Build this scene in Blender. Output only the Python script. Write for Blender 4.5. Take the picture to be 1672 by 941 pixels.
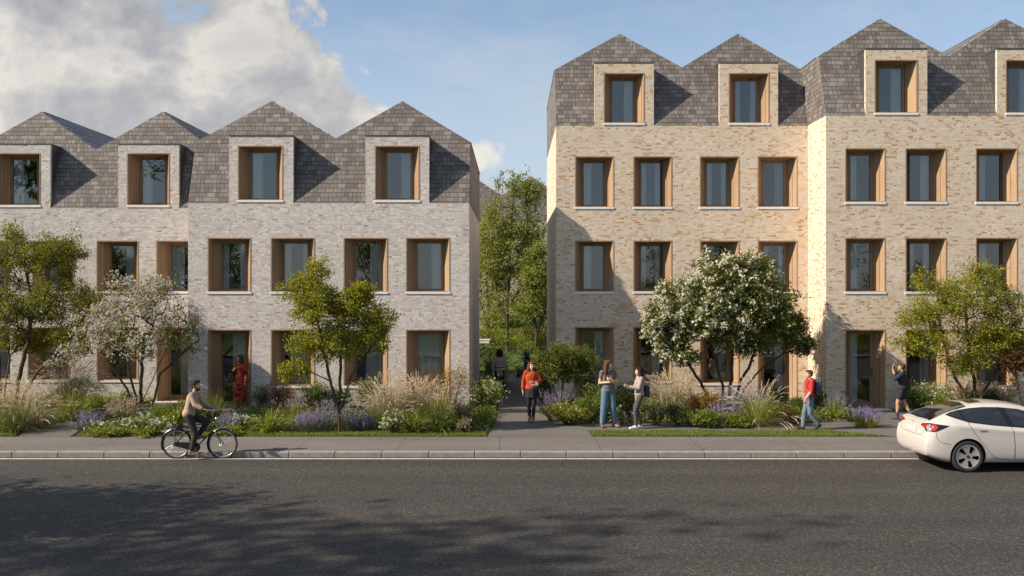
import bpy, bmesh, math, random
import numpy as np
from mathutils import Vector, Matrix
R = math.radians
random.seed(7)
sc = bpy.context.scene
for o in list(bpy.data.objects):
    bpy.data.objects.remove(o)

# ------------------------------------------------------------------ camera
F_PX, CX, CY, HC = 1560.0, 836.0, 470.5, 3.8     # focal length in photo pixels, principal point, eye height
cam_d = bpy.data.cameras.new('camera')
cam_d.sensor_width = 36.0
cam_d.lens = 36.0 * F_PX / 1672.0
cam_d.clip_start, cam_d.clip_end = 0.1, 3000.0
cam = bpy.data.objects.new('camera', cam_d)
sc.collection.objects.link(cam)
cam.location = (0, 0, HC)
cam.rotation_euler = (R(90), 0, 0)
sc.camera = cam

# ------------------------------------------------------------------ sun, sky, exposure
SUN_TRAVEL = Vector((1.43, 0.42, -1.03)).normalized()
SUN_DIR = -SUN_TRAVEL
sun_d = bpy.data.lights.new('sun', 'SUN')
sun_d.energy = 4.9
sun_d.angle = R(0.55)
sun_d.color = (1.0, 0.875, 0.725)
sun = bpy.data.objects.new('sun', sun_d)
sc.collection.objects.link(sun)
sun.rotation_euler = SUN_TRAVEL.to_track_quat('-Z', 'Y').to_euler()
sun.location = (-30, -10, 25)
sc.view_settings.view_transform = 'Standard'
sc.view_settings.look = 'None'
sc.view_settings.gamma = 1.0
sc.view_settings.exposure = 0.63
sc.render.engine = 'CYCLES'
cy = sc.cycles
cy.max_bounces = 8
cy.diffuse_bounces = 3
cy.glossy_bounces = 4
cy.transmission_bounces = 6
cy.transparent_max_bounces = 12
cy.caustics_reflective = False
cy.caustics_refractive = False
cy.sample_clamp_indirect = 6.0
cy.use_denoising = True
sc.render.film_transparent = False


class NT:
    """tiny node-tree writer"""
    def __init__(s, tree):
        s.t = tree
        s.n = tree.nodes
        s.n.clear()

    def new(s, kind, _out=0, _p=None, **ins):
        nd = s.n.new(kind)
        for k, v in (_p or {}).items():
            setattr(nd, k, v)
        for k, v in ins.items():
            key = int(k[1:]) if k[0] == 'i' and k[1:].isdigit() else k.replace('_', ' ')
            s.set(nd.inputs[key], v)
        return nd.outputs[_out] if _out is not None else nd

    def set(s, sock, v):
        if isinstance(v, bpy.types.NodeSocket):
            s.t.links.new(v, sock)
        elif isinstance(v, (tuple, list)):
            dv = sock.default_value
            if len(dv) == 4 and len(v) == 3:
                v = tuple(v) + (1.0,)
            sock.default_value = v
        else:
            sock.default_value = v

    def m(s, op, a, b=0.0, c=0.0, clamp=False):
        return s.new('ShaderNodeMath', _p={'operation': op, 'use_clamp': clamp}, i0=a, i1=b, i2=c)

    def vm(s, op, a, b=(0, 0, 0), out=0):
        return s.new('ShaderNodeVectorMath', _out=out, _p={'operation': op}, i0=a, i1=b)

    def mix(s, f, a, b, mode='MIX'):
        nd = s.n.new('ShaderNodeMix')
        nd.data_type = 'RGBA'
        nd.blend_type = mode
        s.set(nd.inputs[0], f); s.set(nd.inputs[6], a); s.set(nd.inputs[7], b)
        return nd.outputs[2]

    def mr(s, v, a, b, c=0.0, d=1.0, smooth=True):
        nd = s.n.new('ShaderNodeMapRange')
        nd.interpolation_type = 'SMOOTHSTEP' if smooth else 'LINEAR'
        s.set(nd.inputs[0], v); s.set(nd.inputs[1], a); s.set(nd.inputs[2], b)
        s.set(nd.inputs[3], c); s.set(nd.inputs[4], d)
        return nd.outputs[0]

    def noise(s, vec, scale, detail=4.0, rough=0.55, out=0, dist=0.0):
        return s.new('ShaderNodeTexNoise', _out=out, Vector=vec, Scale=scale, Detail=detail, Roughness=rough, Distortion=dist)

    def ramp(s, f, stops, mode='LINEAR'):
        nd = s.n.new('ShaderNodeValToRGB')
        nd.color_ramp.interpolation = mode
        el = nd.color_ramp.elements
        while len(el) < len(stops):
            el.new(0.5)
        for e, (p, c) in zip(el, stops):
            e.position = p
            e.color = tuple(c) + (1.0,) if len(c) == 3 else c
        s.set(nd.inputs[0], f)
        return nd.outputs[0]

    def xyz(s, v):
        nd = s.n.new('ShaderNodeSeparateXYZ')
        s.set(nd.inputs[0], v)
        return nd.outputs

    def comb(s, x, y, z=0.0):
        return s.new('ShaderNodeCombineXYZ', X=x, Y=y, Z=z)

    def bump(s, h, strength=0.5, dist=0.01):
        return s.new('ShaderNodeBump', Height=h, Strength=strength, Distance=dist)


# world: physical sky with a bank of cumulus drawn in sky directions (azimuth, elevation)
world = bpy.data.worlds.new('World')
sc.world = world
world.use_nodes = True
world.cycles.sampling_method = 'MANUAL'
world.cycles.sample_map_resolution = 256
w = NT(world.node_tree)
sky = w.new('ShaderNodeTexSky', _out=None)
sky.sky_type = 'NISHITA'
sky.sun_disc = False
sky.sun_elevation = math.asin(SUN_DIR.z)
sky.sun_rotation = math.atan2(SUN_DIR.x, SUN_DIR.y)
sky.altitude = 50.0
sky.air_density = 1.0
sky.dust_density = 0.6
sky.ozone_density = 1.6
d3 = w.new('ShaderNodeTexCoord', _out=0)
x, y, z = w.xyz(d3)
hor = w.m('SQRT', w.m('ADD', w.m('MULTIPLY', x, x), w.m('MULTIPLY', y, y)))
az = w.m('ARCTAN2', x, y)                         # radians, 0 = straight down the view, + to the right
el = w.m('ARCTAN2', z, hor)
pv = w.comb(az, w.m('MULTIPLY', el, 1.15), 0.0)

def cloud_density(off):
    p = w.vm('ADD', pv, off)
    px, py, pz = w.xyz(p)
    warp = w.noise(p, 7.0, 3.0, 0.55, out=1)
    pw = w.vm('ADD', p, w.vm('MULTIPLY', w.vm('SUBTRACT', warp, (0.5, 0.5, 0.5)), (0.09, 0.075, 0.0)))
    vor = w.new('ShaderNodeTexVoronoi', _out=0, _p={'feature': 'F1', 'voronoi_dimensions': '2D'}, Vector=pw, Scale=13.0, Detail=3.0, Roughness=0.52, Lacunarity=2.3)
    nz = w.new('ShaderNodeTexNoise', _out=0, _p={'noise_dimensions': '2D'}, Vector=pw, Scale=5.0, Detail=7.0, Roughness=0.56)
    bil = w.m('ADD', w.m('MULTIPLY', w.m('SUBTRACT', 0.66, vor), 0.70), w.m('MULTIPLY', w.m('SUBTRACT', nz, 0.5), 0.9))
    # where the banks stand: (azimuth, elevation, half widths, weight)
    tot = None
    for (a0, e0, ra, re, wt) in CLOUDS:
        q = w.m('ADD', w.m('POWER', w.m('DIVIDE', w.m('SUBTRACT', px, a0), ra), 2.0), w.m('POWER', w.m('DIVIDE', w.m('SUBTRACT', py, e0), re), 2.0))
        g = w.m('MULTIPLY', w.m('SUBTRACT', 1.0, q), wt)
        tot = g if tot is None else w.m('MAXIMUM', tot, g)
    tot = w.m('MAXIMUM', tot, -2.0)
    return w.m('ADD', w.m('MULTIPLY', tot, 0.80), bil)

# (azimuth, elevation*1.15, half widths, weight)
CLOUDS = ((-0.30, 0.24, 0.17, 0.11, 1.0), (-0.50, 0.23, 0.22, 0.10, 1.0), (-0.40, 0.215, 0.24, 0.10, 1.1), (-0.275, 0.25, 0.085, 0.085, 1.0), (-0.225, 0.20, 0.09, 0.085, 1.0), (-0.18, 0.15, 0.09, 0.085, 1.0), (-0.30, 0.15, 0.2, 0.06, 1.0),
          (-0.52, 0.165, 0.30, 0.10, 1.15), (-0.42, 0.275, 0.16, 0.07, 0.8), (-0.30, 0.12, 0.22, 0.06, 0.9), (-0.46, 0.345, 0.16, 0.045, 1.0), (-0.60, 0.30, 0.2, 0.045, 0.7), (-0.04, 0.155, 0.055, 0.020, 0.55), (-0.02, 0.115, 0.045, 0.016, 0.45), (0.515, 0.33, 0.055, 0.03, 0.5),
          (1.3, 0.4, 0.4, 0.14, 0.7), (-1.5, 0.35, 0.4, 0.14, 0.5), (2.85, 0.46, 0.42, 0.10, 0.7), (-2.5, 0.48, 0.35, 0.12, 0.7))
D0 = cloud_density((0, 0, 0))
D1 = cloud_density((-0.034, 0.036, 0))
cover = w.mr(D0, -0.06, w.mr(el, 0.14, 0.27, 0.50, 0.18))
rim = w.mr(w.m('SUBTRACT', D0, D1), -0.32, 0.44, smooth=False)
thick = w.mr(D0, 0.10, 1.05, smooth=False)
lit = w.m('ADD', w.m('MULTIPLY', rim, 0.66), w.m('MULTIPLY', w.m('SUBTRACT', 1.0, thick), 0.34))
low = w.mr(el, 0.31, 0.19)                         # the lower, farther banks catch the sun; the near bases overhead are grey
lit = w.m('ADD', lit, w.m('SUBTRACT', w.m('MULTIPLY', low, 0.30), 0.24))
ccol = w.ramp(lit, [(0.05, (2.6, 2.6, 2.8)), (0.26, (3.2, 3.15, 3.25)), (0.46, (3.8, 3.68, 3.62)), (0.68, (4.7, 4.45, 4.15)), (0.94, (6.2, 5.8, 5.2))])
# thin high veil
veil = w.mr(w.noise(w.vm('MULTIPLY', pv, (1.0, 2.6, 1.0)), 2.6, 6.0, 0.62), 0.40, 0.78)
veil = w.m('MULTIPLY', veil, 0.72)
hz = w.mr(el, 0.34, 0.10)
scol = w.mix(w.m('ADD', w.m('MULTIPLY', hz, 0.52), 0.09), sky.outputs[0], (3.9, 4.5, 5.3))
scol = w.mix(veil, scol, (4.3, 4.5, 4.9))
fin = w.mix(w.m('MULTIPLY', cover, 0.92), scol, ccol)
up = w.mr(z, -0.02, 0.0)
fin = w.mix(up, (1.2, 1.15, 1.0), fin)
bg = w.new('ShaderNodeBackground', Color=fin, Strength=0.095)
w.new('ShaderNodeOutputWorld', _out=None, Surface=bg)


# ------------------------------------------------------------------ pixels of the photo -> places in the world
def gx(px, d):                    # x at distance d
    return (px - CX) * d / F_PX
def gz(py, d):
    return HC - (py - CY) * d / F_PX
def gd(py, z=0.0):                # distance of a ground point seen at row py
    return (HC - z) * F_PX / (py - CY)
def gp(px, py, z=0.0):
    d = gd(py, z)
    return (gx(px, d), d)


# ------------------------------------------------------------------ object helpers
def link(o):
    sc.collection.objects.link(o)
    return o

def tag(o, label=None, cat=None, group=None, kind=None):
    if label: o['label'] = label
    if cat: o['category'] = cat
    if group: o['group'] = group
    if kind: o['kind'] = kind
    return o

def empty(name, loc=(0, 0, 0), label=None, cat=None, group=None, rotz=0.0):
    o = link(bpy.data.objects.new(name, None))
    o.empty_display_size = 0.2
    o.location = loc
    o.rotation_euler = (0, 0, rotz)
    return tag(o, label, cat, group)

class MB:
    """collects polygons; build() links them as one mesh object"""
    def __init__(s):
        s.v, s.f, s.mi, s.uv, s.sm = [], [], [], [], []

    def poly(s, pts, mi=0, uv=None, smooth=False):
        b = len(s.v)
        s.v += [tuple(p) for p in pts]
        s.f.append(tuple(range(b, b + len(pts))))
        s.mi.append(mi); s.uv.append(uv); s.sm.append(smooth)

    def raw(s, verts, faces, mi=0, smooth=False):
        b = len(s.v)
        s.v += [tuple(p) for p in verts]
        for f in faces:
            s.f.append(tuple(i + b for i in f))
            s.mi.append(mi); s.uv.append(None); s.sm.append(smooth)

    def box(s, x0, x1, y0, y1, z0, z1, mi=0, skip=''):
        P = [(x0, y0, z0), (x1, y0, z0), (x1, y1, z0), (x0, y1, z0), (x0, y0, z1), (x1, y0, z1), (x1, y1, z1), (x0, y1, z1)]
        for k, f in (('b', (3, 2, 1, 0)), ('t', (4, 5, 6, 7)), ('f', (0, 1, 5, 4)), ('r', (1, 2, 6, 5)), ('k', (2, 3, 7, 6)), ('l', (3, 0, 4, 7))):
            if k not in skip:
                s.poly([P[i] for i in f], mi)

    def bevbox(s, x0, x1, y0, y1, z0, z1, b, mi=0):
        bm = bmesh.new()
        bmesh.ops.create_cube(bm, size=1.0)
        for v in bm.verts:
            v.co = ((x0 + x1) / 2 + v.co.x * (x1 - x0), (y0 + y1) / 2 + v.co.y * (y1 - y0), (z0 + z1) / 2 + v.co.z * (z1 - z0))
        bmesh.ops.bevel(bm, geom=bm.edges[:], offset=b, segments=2, affect='EDGES', profile=0.5)
        s.bm(bm, mi)
        bm.free()

    def bm(s, bm, mi=0, smooth=False):
        bm.verts.index_update()
        s.raw([v.co for v in bm.verts], [[v.index for v in f.verts] for f in bm.faces], mi, smooth)

    def tube(s, pts, rad, seg=8, mi=0, caps=True, smooth=True):
        pts = [Vector(p) for p in pts]
        n = len(pts)
        rad = [rad] * n if not hasattr(rad, '__len__') else list(rad)
        base = len(s.v)
        ref = None
        for i, p in enumerate(pts):
            t = (pts[min(i + 1, n - 1)] - pts[max(i - 1, 0)])
            t = t.normalized() if t.length > 1e-9 else Vector((0, 0, 1))
            if ref is None:
                ref = t.orthogonal().normalized()
            ref = (ref - t * ref.dot(t))
            ref = ref.normalized() if ref.length > 1e-6 else t.orthogonal().normalized()
            bi = t.cross(ref)
            for k in range(seg):
                a = 2 * math.pi * k / seg
                s.v.append(tuple(p + (ref * math.cos(a) + bi * math.sin(a)) * rad[i]))
        for i in range(n - 1):
            for k in range(seg):
                a, b_ = base + i * seg + k, base + i * seg + (k + 1) % seg
                s.f.append((a, b_, b_ + seg, a + seg)); s.mi.append(mi); s.uv.append(None); s.sm.append(smooth)
        if caps:
            s.f.append(tuple(base + k for k in reversed(range(seg)))); s.mi.append(mi); s.uv.append(None); s.sm.append(False)
            s.f.append(tuple(base + (n - 1) * seg + k for k in range(seg))); s.mi.append(mi); s.uv.append(None); s.sm.append(False)

    def ellipsoid(s, c, r, nu=16, nv=10, mi=0, rot=None):
        vs, fs = [], []
        for j in range(nv + 1):
            ph = math.pi * j / nv
            for i in range(nu):
                th = 2 * math.pi * i / nu
                p = Vector((r[0] * math.sin(ph) * math.cos(th), r[1] * math.sin(ph) * math.sin(th), r[2] * math.cos(ph)))
                if rot: p = rot @ p
                vs.append(Vector(c) + p)
        for j in range(nv):
            for i in range(nu):
                a, b_ = j * nu + i, j * nu + (i + 1) % nu
                fs.append((a, a + nu, b_ + nu, b_))
        s.raw(vs, fs, mi, True)

    def build(s, name, mats, parent=None, origin=None, uvbox=True):
        """vertices are in world space; origin (or the parent's place) becomes the object's local zero"""
        me = bpy.data.meshes.new(name)
        V = np.array(s.v, dtype=float).reshape(-1, 3)
        off = Vector(origin) if origin is not None else (parent.matrix_basis.translation if parent is not None and parent.parent is None else Vector((0, 0, 0)))
        if origin is None and parent is not None and parent.parent is not None:
            p = parent
            off = Vector((0, 0, 0))
            while p is not None:
                off = off + p.location
                p = p.parent
        V = V - np.array(off)
        me.from_pydata(V.tolist(), [], s.f)
        if not isinstance(mats, (list, tuple)):
            mats = [mats]
        for m_ in mats:
            me.materials.append(m_)
        me.polygons.foreach_set('material_index', s.mi)
        me.polygons.foreach_set('use_smooth', s.sm)
        if uvbox:
            lay = me.uv_layers.new(name='UVMap')
            W = V + np.array(off)
            for p in me.polygons:
                ex = s.uv[p.index]
                n = p.normal
                ax = max(range(3), key=lambda k: abs(n[k]) * (1.0 if k < 2 else 0.75))
                for li, l in enumerate(p.loop_indices):
                    if ex is not None:
                        lay.data[l].uv = ex[li]
                        continue
                    c = W[me.loops[l].vertex_index]
                    lay.data[l].uv = (c[1], c[2]) if ax == 0 else ((c[0], c[2]) if ax == 1 else (c[0], c[1]))
        me.update()
        o = link(bpy.data.objects.new(name, me))
        if parent is not None:
            o.parent = parent
        else:
            o.location = off
        return o
# ------------------------------------------------------------------ materials
def new_mat(name):
    m = bpy.data.materials.new(name)
    m.use_nodes = True
    return m, NT(m.node_tree)

def principled(n, out=True, **kw):
    nd = n.new('ShaderNodeBsdfPrincipled', _out=None)
    for k, v in kw.items():
        n.set(nd.inputs[k.replace('_', ' ')], v)
    if out:
        n.new('ShaderNodeOutputMaterial', _out=None, Surface=nd.outputs[0])
    return nd.outputs[0]

def simple(name, col, rough=0.6, metal=0.0, var=0.12, scale=30.0, bump=0.0, spec=0.5, coat=0.0):
    m, n = new_mat(name)
    tc = n.new('ShaderNodeTexCoord', _out=3)
    nz = n.noise(tc, scale, 4.0, 0.6)
    c = n.mix(n.mr(nz, 0.25, 0.75), tuple(k * (1 - var) for k in col), tuple(min(1, k * (1 + var)) for k in col))
    kw = dict(Base_Color=c, Roughness=rough, Metallic=metal, Specular_IOR_Level=spec, Coat_Weight=coat, Coat_Roughness=0.04)
    if bump:
        kw['Normal'] = n.bump(nz, bump, 0.01)
    principled(n, **kw)
    return m

def masonry(name, bw, bh, joint, stops, mortar, rough=0.85, bumpd=0.006, jitter=0.5, tone=0.12, dark_low=0.0, rowjit=0.0):
    """courses of bricks or slates: one random colour per unit, sunk joints, soft weathering"""
    m, n = new_mat(name)
    uv = n.new('ShaderNodeTexCoord', _out=2)
    u, v, _ = n.xyz(uv)
    wob = n.noise(uv, 2.2, 2.0, 0.5)
    v = n.m('ADD', v, n.m('MULTIPLY', n.m('SUBTRACT', wob, 0.5), bh * 0.25))
    row = n.m('FLOOR', n.m('DIVIDE', v, bh))
    rr = n.new('ShaderNodeTexWhiteNoise', _out=0, _p={'noise_dimensions': '1D'}, W=row)
    sh = n.m('ADD', n.m('MULTIPLY', n.m('FLOORED_MODULO', row, 2.0), 0.5), n.m('MULTIPLY', rr, jitter))
    uu = n.m('ADD', n.m('DIVIDE', u, bw), sh)
    col = n.m('FLOOR', uu)
    fu = n.m('SUBTRACT', uu, col)
    fv = n.m('SUBTRACT', n.m('DIVIDE', v, bh), row)
    cell = n.comb(col, row, 0.0)
    wn = n.new('ShaderNodeTexWhiteNoise', _out=None, _p={'noise_dimensions': '2D'})
    n.set(wn.inputs[0], cell)
    # some units are half ones
    half = n.m('GREATER_THAN', n.xyz(wn.outputs[1])[1], 0.55)
    fu2 = n.m('FRACT', n.m('MULTIPLY', fu, 2.0))
    side = n.m('FLOOR', n.m('MULTIPLY', fu, 2.0))
    fu_u = n.mix(half, fu, fu2)
    fu_u = n.xyz(fu_u)[0]
    cell2 = n.comb(n.m('ADD', n.m('MULTIPLY', col, 2.0), n.m('MULTIPLY', side, half)), row, 7.0)
    wn2 = n.new('ShaderNodeTexWhiteNoise', _out=None, _p={'noise_dimensions': '3D'})
    n.set(wn2.inputs[0], cell2)
    unit_w = n.m('MULTIPLY', bw, n.m('SUBTRACT', 1.0, n.m('MULTIPLY', half, 0.5)))
    eu = n.m('MULTIPLY', n.m('MINIMUM', fu_u, n.m('SUBTRACT', 1.0, fu_u)), unit_w)
    ev = n.m('MULTIPLY', n.m('MINIMUM', fv, n.m('SUBTRACT', 1.0, fv)), bh)
    rag = n.m('MULTIPLY', n.m('SUBTRACT', n.noise(uv, 60.0, 2.0), 0.5), joint * 0.8)
    edge = n.m('ADD', n.m('MINIMUM', eu, ev), rag)
    body = n.mr(edge, joint * 0.35, joint * 0.75)
    c = n.ramp(wn2.outputs[0], stops, 'LINEAR')
    fine = n.noise(uv, 38.0, 5.0, 0.7)
    c = n.mix(1.0, c, n.ramp(fine, [(0.25, (1 - tone * 1.6,) * 3), (0.75, (1 + tone,) * 3)]), 'MULTIPLY')
    big = n.noise(uv, 0.55, 4.0, 0.6)
    c = n.mix(1.0, c, n.ramp(big, [(0.3, (0.90, 0.89, 0.88)), (0.7, (1.05, 1.05, 1.05))]), 'MULTIPLY')
    c = n.mix(body, mortar, c)
    hgt = n.m('ADD', n.m('MULTIPLY', body, 0.8), n.m('MULTIPLY', fine, 0.5))
    hgt = n.m('ADD', hgt, n.m('MULTIPLY', n.xyz(wn2.outputs[1])[2], 0.45))
    if dark_low:      # lapped courses: each slate tips outwards towards its lower edge
        hgt = n.m('ADD', hgt, n.m('MULTIPLY', n.m('SUBTRACT', 1.0, fv), dark_low))
    principled(n, Base_Color=c, Roughness=rough, Normal=n.bump(hgt, 0.9, bumpd), Specular_IOR_Level=0.3)
    return m

M = {}
M['brick_grey'] = masonry('grey brick', 0.165, 0.065, 0.010,
    [(0.0, (0.38, 0.325, 0.29)), (0.06, (0.53, 0.47, 0.425)), (0.25, (0.61, 0.55, 0.505)), (0.60, (0.67, 0.615, 0.57)), (0.88, (0.735, 0.69, 0.65)), (1.0, (0.80, 0.765, 0.73))], (0.54, 0.505, 0.48), tone=0.12)
M['brick_buff'] = masonry('buff brick', 0.185, 0.064, 0.010,
    [(0.0, (0.47, 0.265, 0.13)), (0.09, (0.57, 0.38, 0.225)), (0.20, (0.64, 0.495, 0.345)), (0.36, (0.675, 0.56, 0.435)), (0.74, (0.71, 0.605, 0.49)), (1.0, (0.765, 0.68, 0.575))], (0.68, 0.58, 0.47), tone=0.11)
M['slate'] = masonry('slate', 0.255, 0.148, 0.011,
    [(0.0, (0.128, 0.111, 0.101)), (0.35, (0.165, 0.146, 0.134)), (0.75, (0.202, 0.181, 0.168)), (1.0, (0.262, 0.236, 0.219))], (0.045, 0.041, 0.038), rough=0.7, bumpd=0.010, jitter=0.35, tone=0.14, dark_low=0.9)

def wood_mat(name, a, b, dark, plank=0.16, axis=2):
    m, n = new_mat(name)
    tc = n.new('ShaderNodeTexCoord', _out=3)
    x, y, z = n.xyz(tc)
    if axis == 2:
        q = n.comb(n.m('ADD', x, y), n.m('SUBTRACT', y, x), n.m('MULTIPLY', z, 0.055))
        across = n.m('ADD', x, n.m('MULTIPLY', y, 0.85))
    else:
        q = n.comb(n.m('MULTIPLY', x, 0.055), y, z)
        across = n.m('ADD', y, z)
    g1 = n.noise(q, 26.0, 5.0, 0.6, dist=0.6)
    g2 = n.noise(q, 110.0, 3.0, 0.6)
    pk = n.m('DIVIDE', across, plank)
    pid = n.m('FLOOR', pk)
    pf = n.m('FRACT', pk)
    pr = n.new('ShaderNodeTexWhiteNoise', _out=0, _p={'noise_dimensions': '1D'}, W=pid)
    c = n.ramp(n.m('ADD', n.m('MULTIPLY', g1, 0.75), n.m('MULTIPLY', g2, 0.25)), [(0.28, dark), (0.48, a), (0.72, b)])
    c = n.mix(1.0, c, n.ramp(pr, [(0.0, (0.82, 0.80, 0.78)), (1.0, (1.08, 1.06, 1.03))]), 'MULTIPLY')
    seam = n.mr(n.m('MINIMUM', pf, n.m('SUBTRACT', 1.0, pf)), 0.012, 0.03)
    c = n.mix(seam, tuple(k * 0.35 for k in dark), c)
    principled(n, Base_Color=c, Roughness=0.55, Specular_IOR_Level=0.35, Normal=n.bump(n.m('ADD', n.m('MULTIPLY', seam, 0.6), n.m('MULTIPLY', g1, 0.3)), 0.5, 0.004))
    return m
M['oak'] = wood_mat('oak boards', (0.355, 0.240, 0.148), (0.45, 0.32, 0.205), (0.235, 0.150, 0.085))
M['oak_frame'] = wood_mat('oak frame', (0.27, 0.175, 0.105), (0.34, 0.23, 0.14), (0.17, 0.105, 0.06), plank=3.0)
M['stone'] = simple('pale stone', (0.78, 0.75, 0.72), 0.7, var=0.06, scale=9.0, bump=0.15)
M['flashing'] = simple('dark zinc', (0.085, 0.083, 0.085), 0.42, 0.35, var=0.12, scale=3.0)
M['room'] = simple('dim interior', (0.32, 0.32, 0.30), 0.9, var=0.2, scale=2.0)

def seam_mat():
    m, n = new_mat('standing seam zinc')
    tc = n.new('ShaderNodeTexCoord', _out=3)
    nz = n.noise(n.vm('MULTIPLY', tc, (1, 0.2, 1)), 3.0, 4.0, 0.6)
    c = n.mix(n.mr(nz, 0.3, 0.7), (0.17, 0.172, 0.178), (0.27, 0.27, 0.275))
    principled(n, Base_Color=c, Roughness=0.55, Specular_IOR_Level=0.3)
    return m
M['zinc'] = seam_mat()

def glass_mat(name, tint, refl, dark=0.0):
    m, n = new_mat(name)
    lw = n.new('ShaderNodeLayerWeight', _out=0, Blend=0.32)
    wav = n.noise(n.new('ShaderNodeTexCoord', _out=3), 1.1, 1.0, 0.4)
    nor = n.bump(wav, 0.06, 0.05)
    gl = n.new('ShaderNodeBsdfGlossy', Color=(0.93, 0.97, 1.0), Roughness=0.012, Normal=nor)
    tr = n.new('ShaderNodeBsdfTransparent', Color=tint)
    f = n.m('ADD', n.m('MULTIPLY', lw, 0.75), refl, clamp=True)
    n.new('ShaderNodeOutputMaterial', _out=None, Surface=n.new('ShaderNodeMixShader', i0=f, i1=tr, i2=gl))
    return m
M['glass'] = glass_mat('window glass', (0.82, 0.88, 0.89), 0.11)

def curtain_mat(name, col):
    m, n = new_mat(name)
    tc = n.new('ShaderNodeTexCoord', _out=3)
    nz = n.noise(n.vm('MULTIPLY', tc, (1, 1, 0.05)), 60.0, 3.0)
    c = n.mix(nz, tuple(k * 0.85 for k in col), tuple(min(0.95, k * 1.1) for k in col))
    d = n.new('ShaderNodeBsdfDiffuse', Color=c)
    t = n.new('ShaderNodeBsdfTranslucent', Color=c)
    n.new('ShaderNodeOutputMaterial', _out=None, Surface=n.new('ShaderNodeMixShader', i0=0.3, i1=d, i2=t))
    return m
M['curtain'] = curtain_mat('pale curtain', (0.86, 0.88, 0.88))
M['curtain_warm'] = curtain_mat('warm curtain', (0.66, 0.52, 0.42))

def asphalt_mat():
    m, n = new_mat('asphalt')
    tc = n.new('ShaderNodeTexCoord', _out=3)
    st = n.new('ShaderNodeTexVoronoi', _out=None, Vector=tc, Scale=42.0)
    sx = n.xyz(st.outputs[1])[0]
    agg = n.noise(tc, 90.0, 3.0, 0.7)
    mid = n.noise(tc, 20.0, 4.0, 0.7)
    big = n.noise(n.vm('MULTIPLY', tc, (0.10, 0.85, 1)), 0.9, 5.0, 0.6)
    c = n.ramp(sx, [(0.0, (0.026, 0.0235, 0.021)), (0.5, (0.041, 0.0375, 0.033)), (0.84, (0.060, 0.0545, 0.048)), (0.97, (0.115, 0.105, 0.093))])
    c = n.mix(1.0, c, n.ramp(agg, [(0.25, (0.62, 0.62, 0.62)), (0.75, (1.35, 1.33, 1.30))]), 'MULTIPLY')
    c = n.mix(1.0, c, n.ramp(mid, [(0.3, (0.74, 0.74, 0.74)), (0.7, (1.26, 1.25, 1.24))]), 'MULTIPLY')
    c = n.mix(1.0, c, n.ramp(big, [(0.3, (0.80, 0.79, 0.78)), (0.7, (1.18, 1.17, 1.15))]), 'MULTIPLY')
    # wheel-polished lanes along the road and a few hairline cracks
    yy = n.xyz(tc)[1]
    ln_ = n.m('SINE', n.m('ADD', n.m('MULTIPLY', yy, 3.4), n.m('MULTIPLY', n.noise(n.vm('MULTIPLY', tc, (0.05, 0.05, 1)), 1.0, 2.0), 1.5)))
    c = n.mix(1.0, c, n.ramp(n.m('MULTIPLY_ADD', ln_, 0.5, 0.5), [(0.0, (0.93, 0.93, 0.93)), (1.0, (1.07, 1.065, 1.06))]), 'MULTIPLY')
    vk = n.new('ShaderNodeTexVoronoi', _out=0, _p={'feature': 'DISTANCE_TO_EDGE'}, Vector=n.vm('ADD', n.vm('MULTIPLY', tc, (0.6, 1, 1)), n.vm('MULTIPLY', n.noise(tc, 1.6, 5.0, 0.7, out=1), (0.9, 0.9, 0))), Scale=0.30)
    ck = n.m('MULTIPLY', n.mr(vk, 0.006, 0.001), n.mr(n.noise(tc, 0.35, 2.0), 0.50, 0.60))
    c = n.mix(n.m('MULTIPLY', ck, 0.7), c, (0.014, 0.013, 0.012))
    h = n.m('ADD', n.m('MULTIPLY', st.outputs[0], 1.0), n.m('MULTIPLY', agg, 0.5))
    principled(n, Base_Color=c, Roughness=0.78, Specular_IOR_Level=0.45, Normal=n.bump(h, 0.85, 0.012))
    return m
M['asphalt'] = asphalt_mat()

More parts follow.
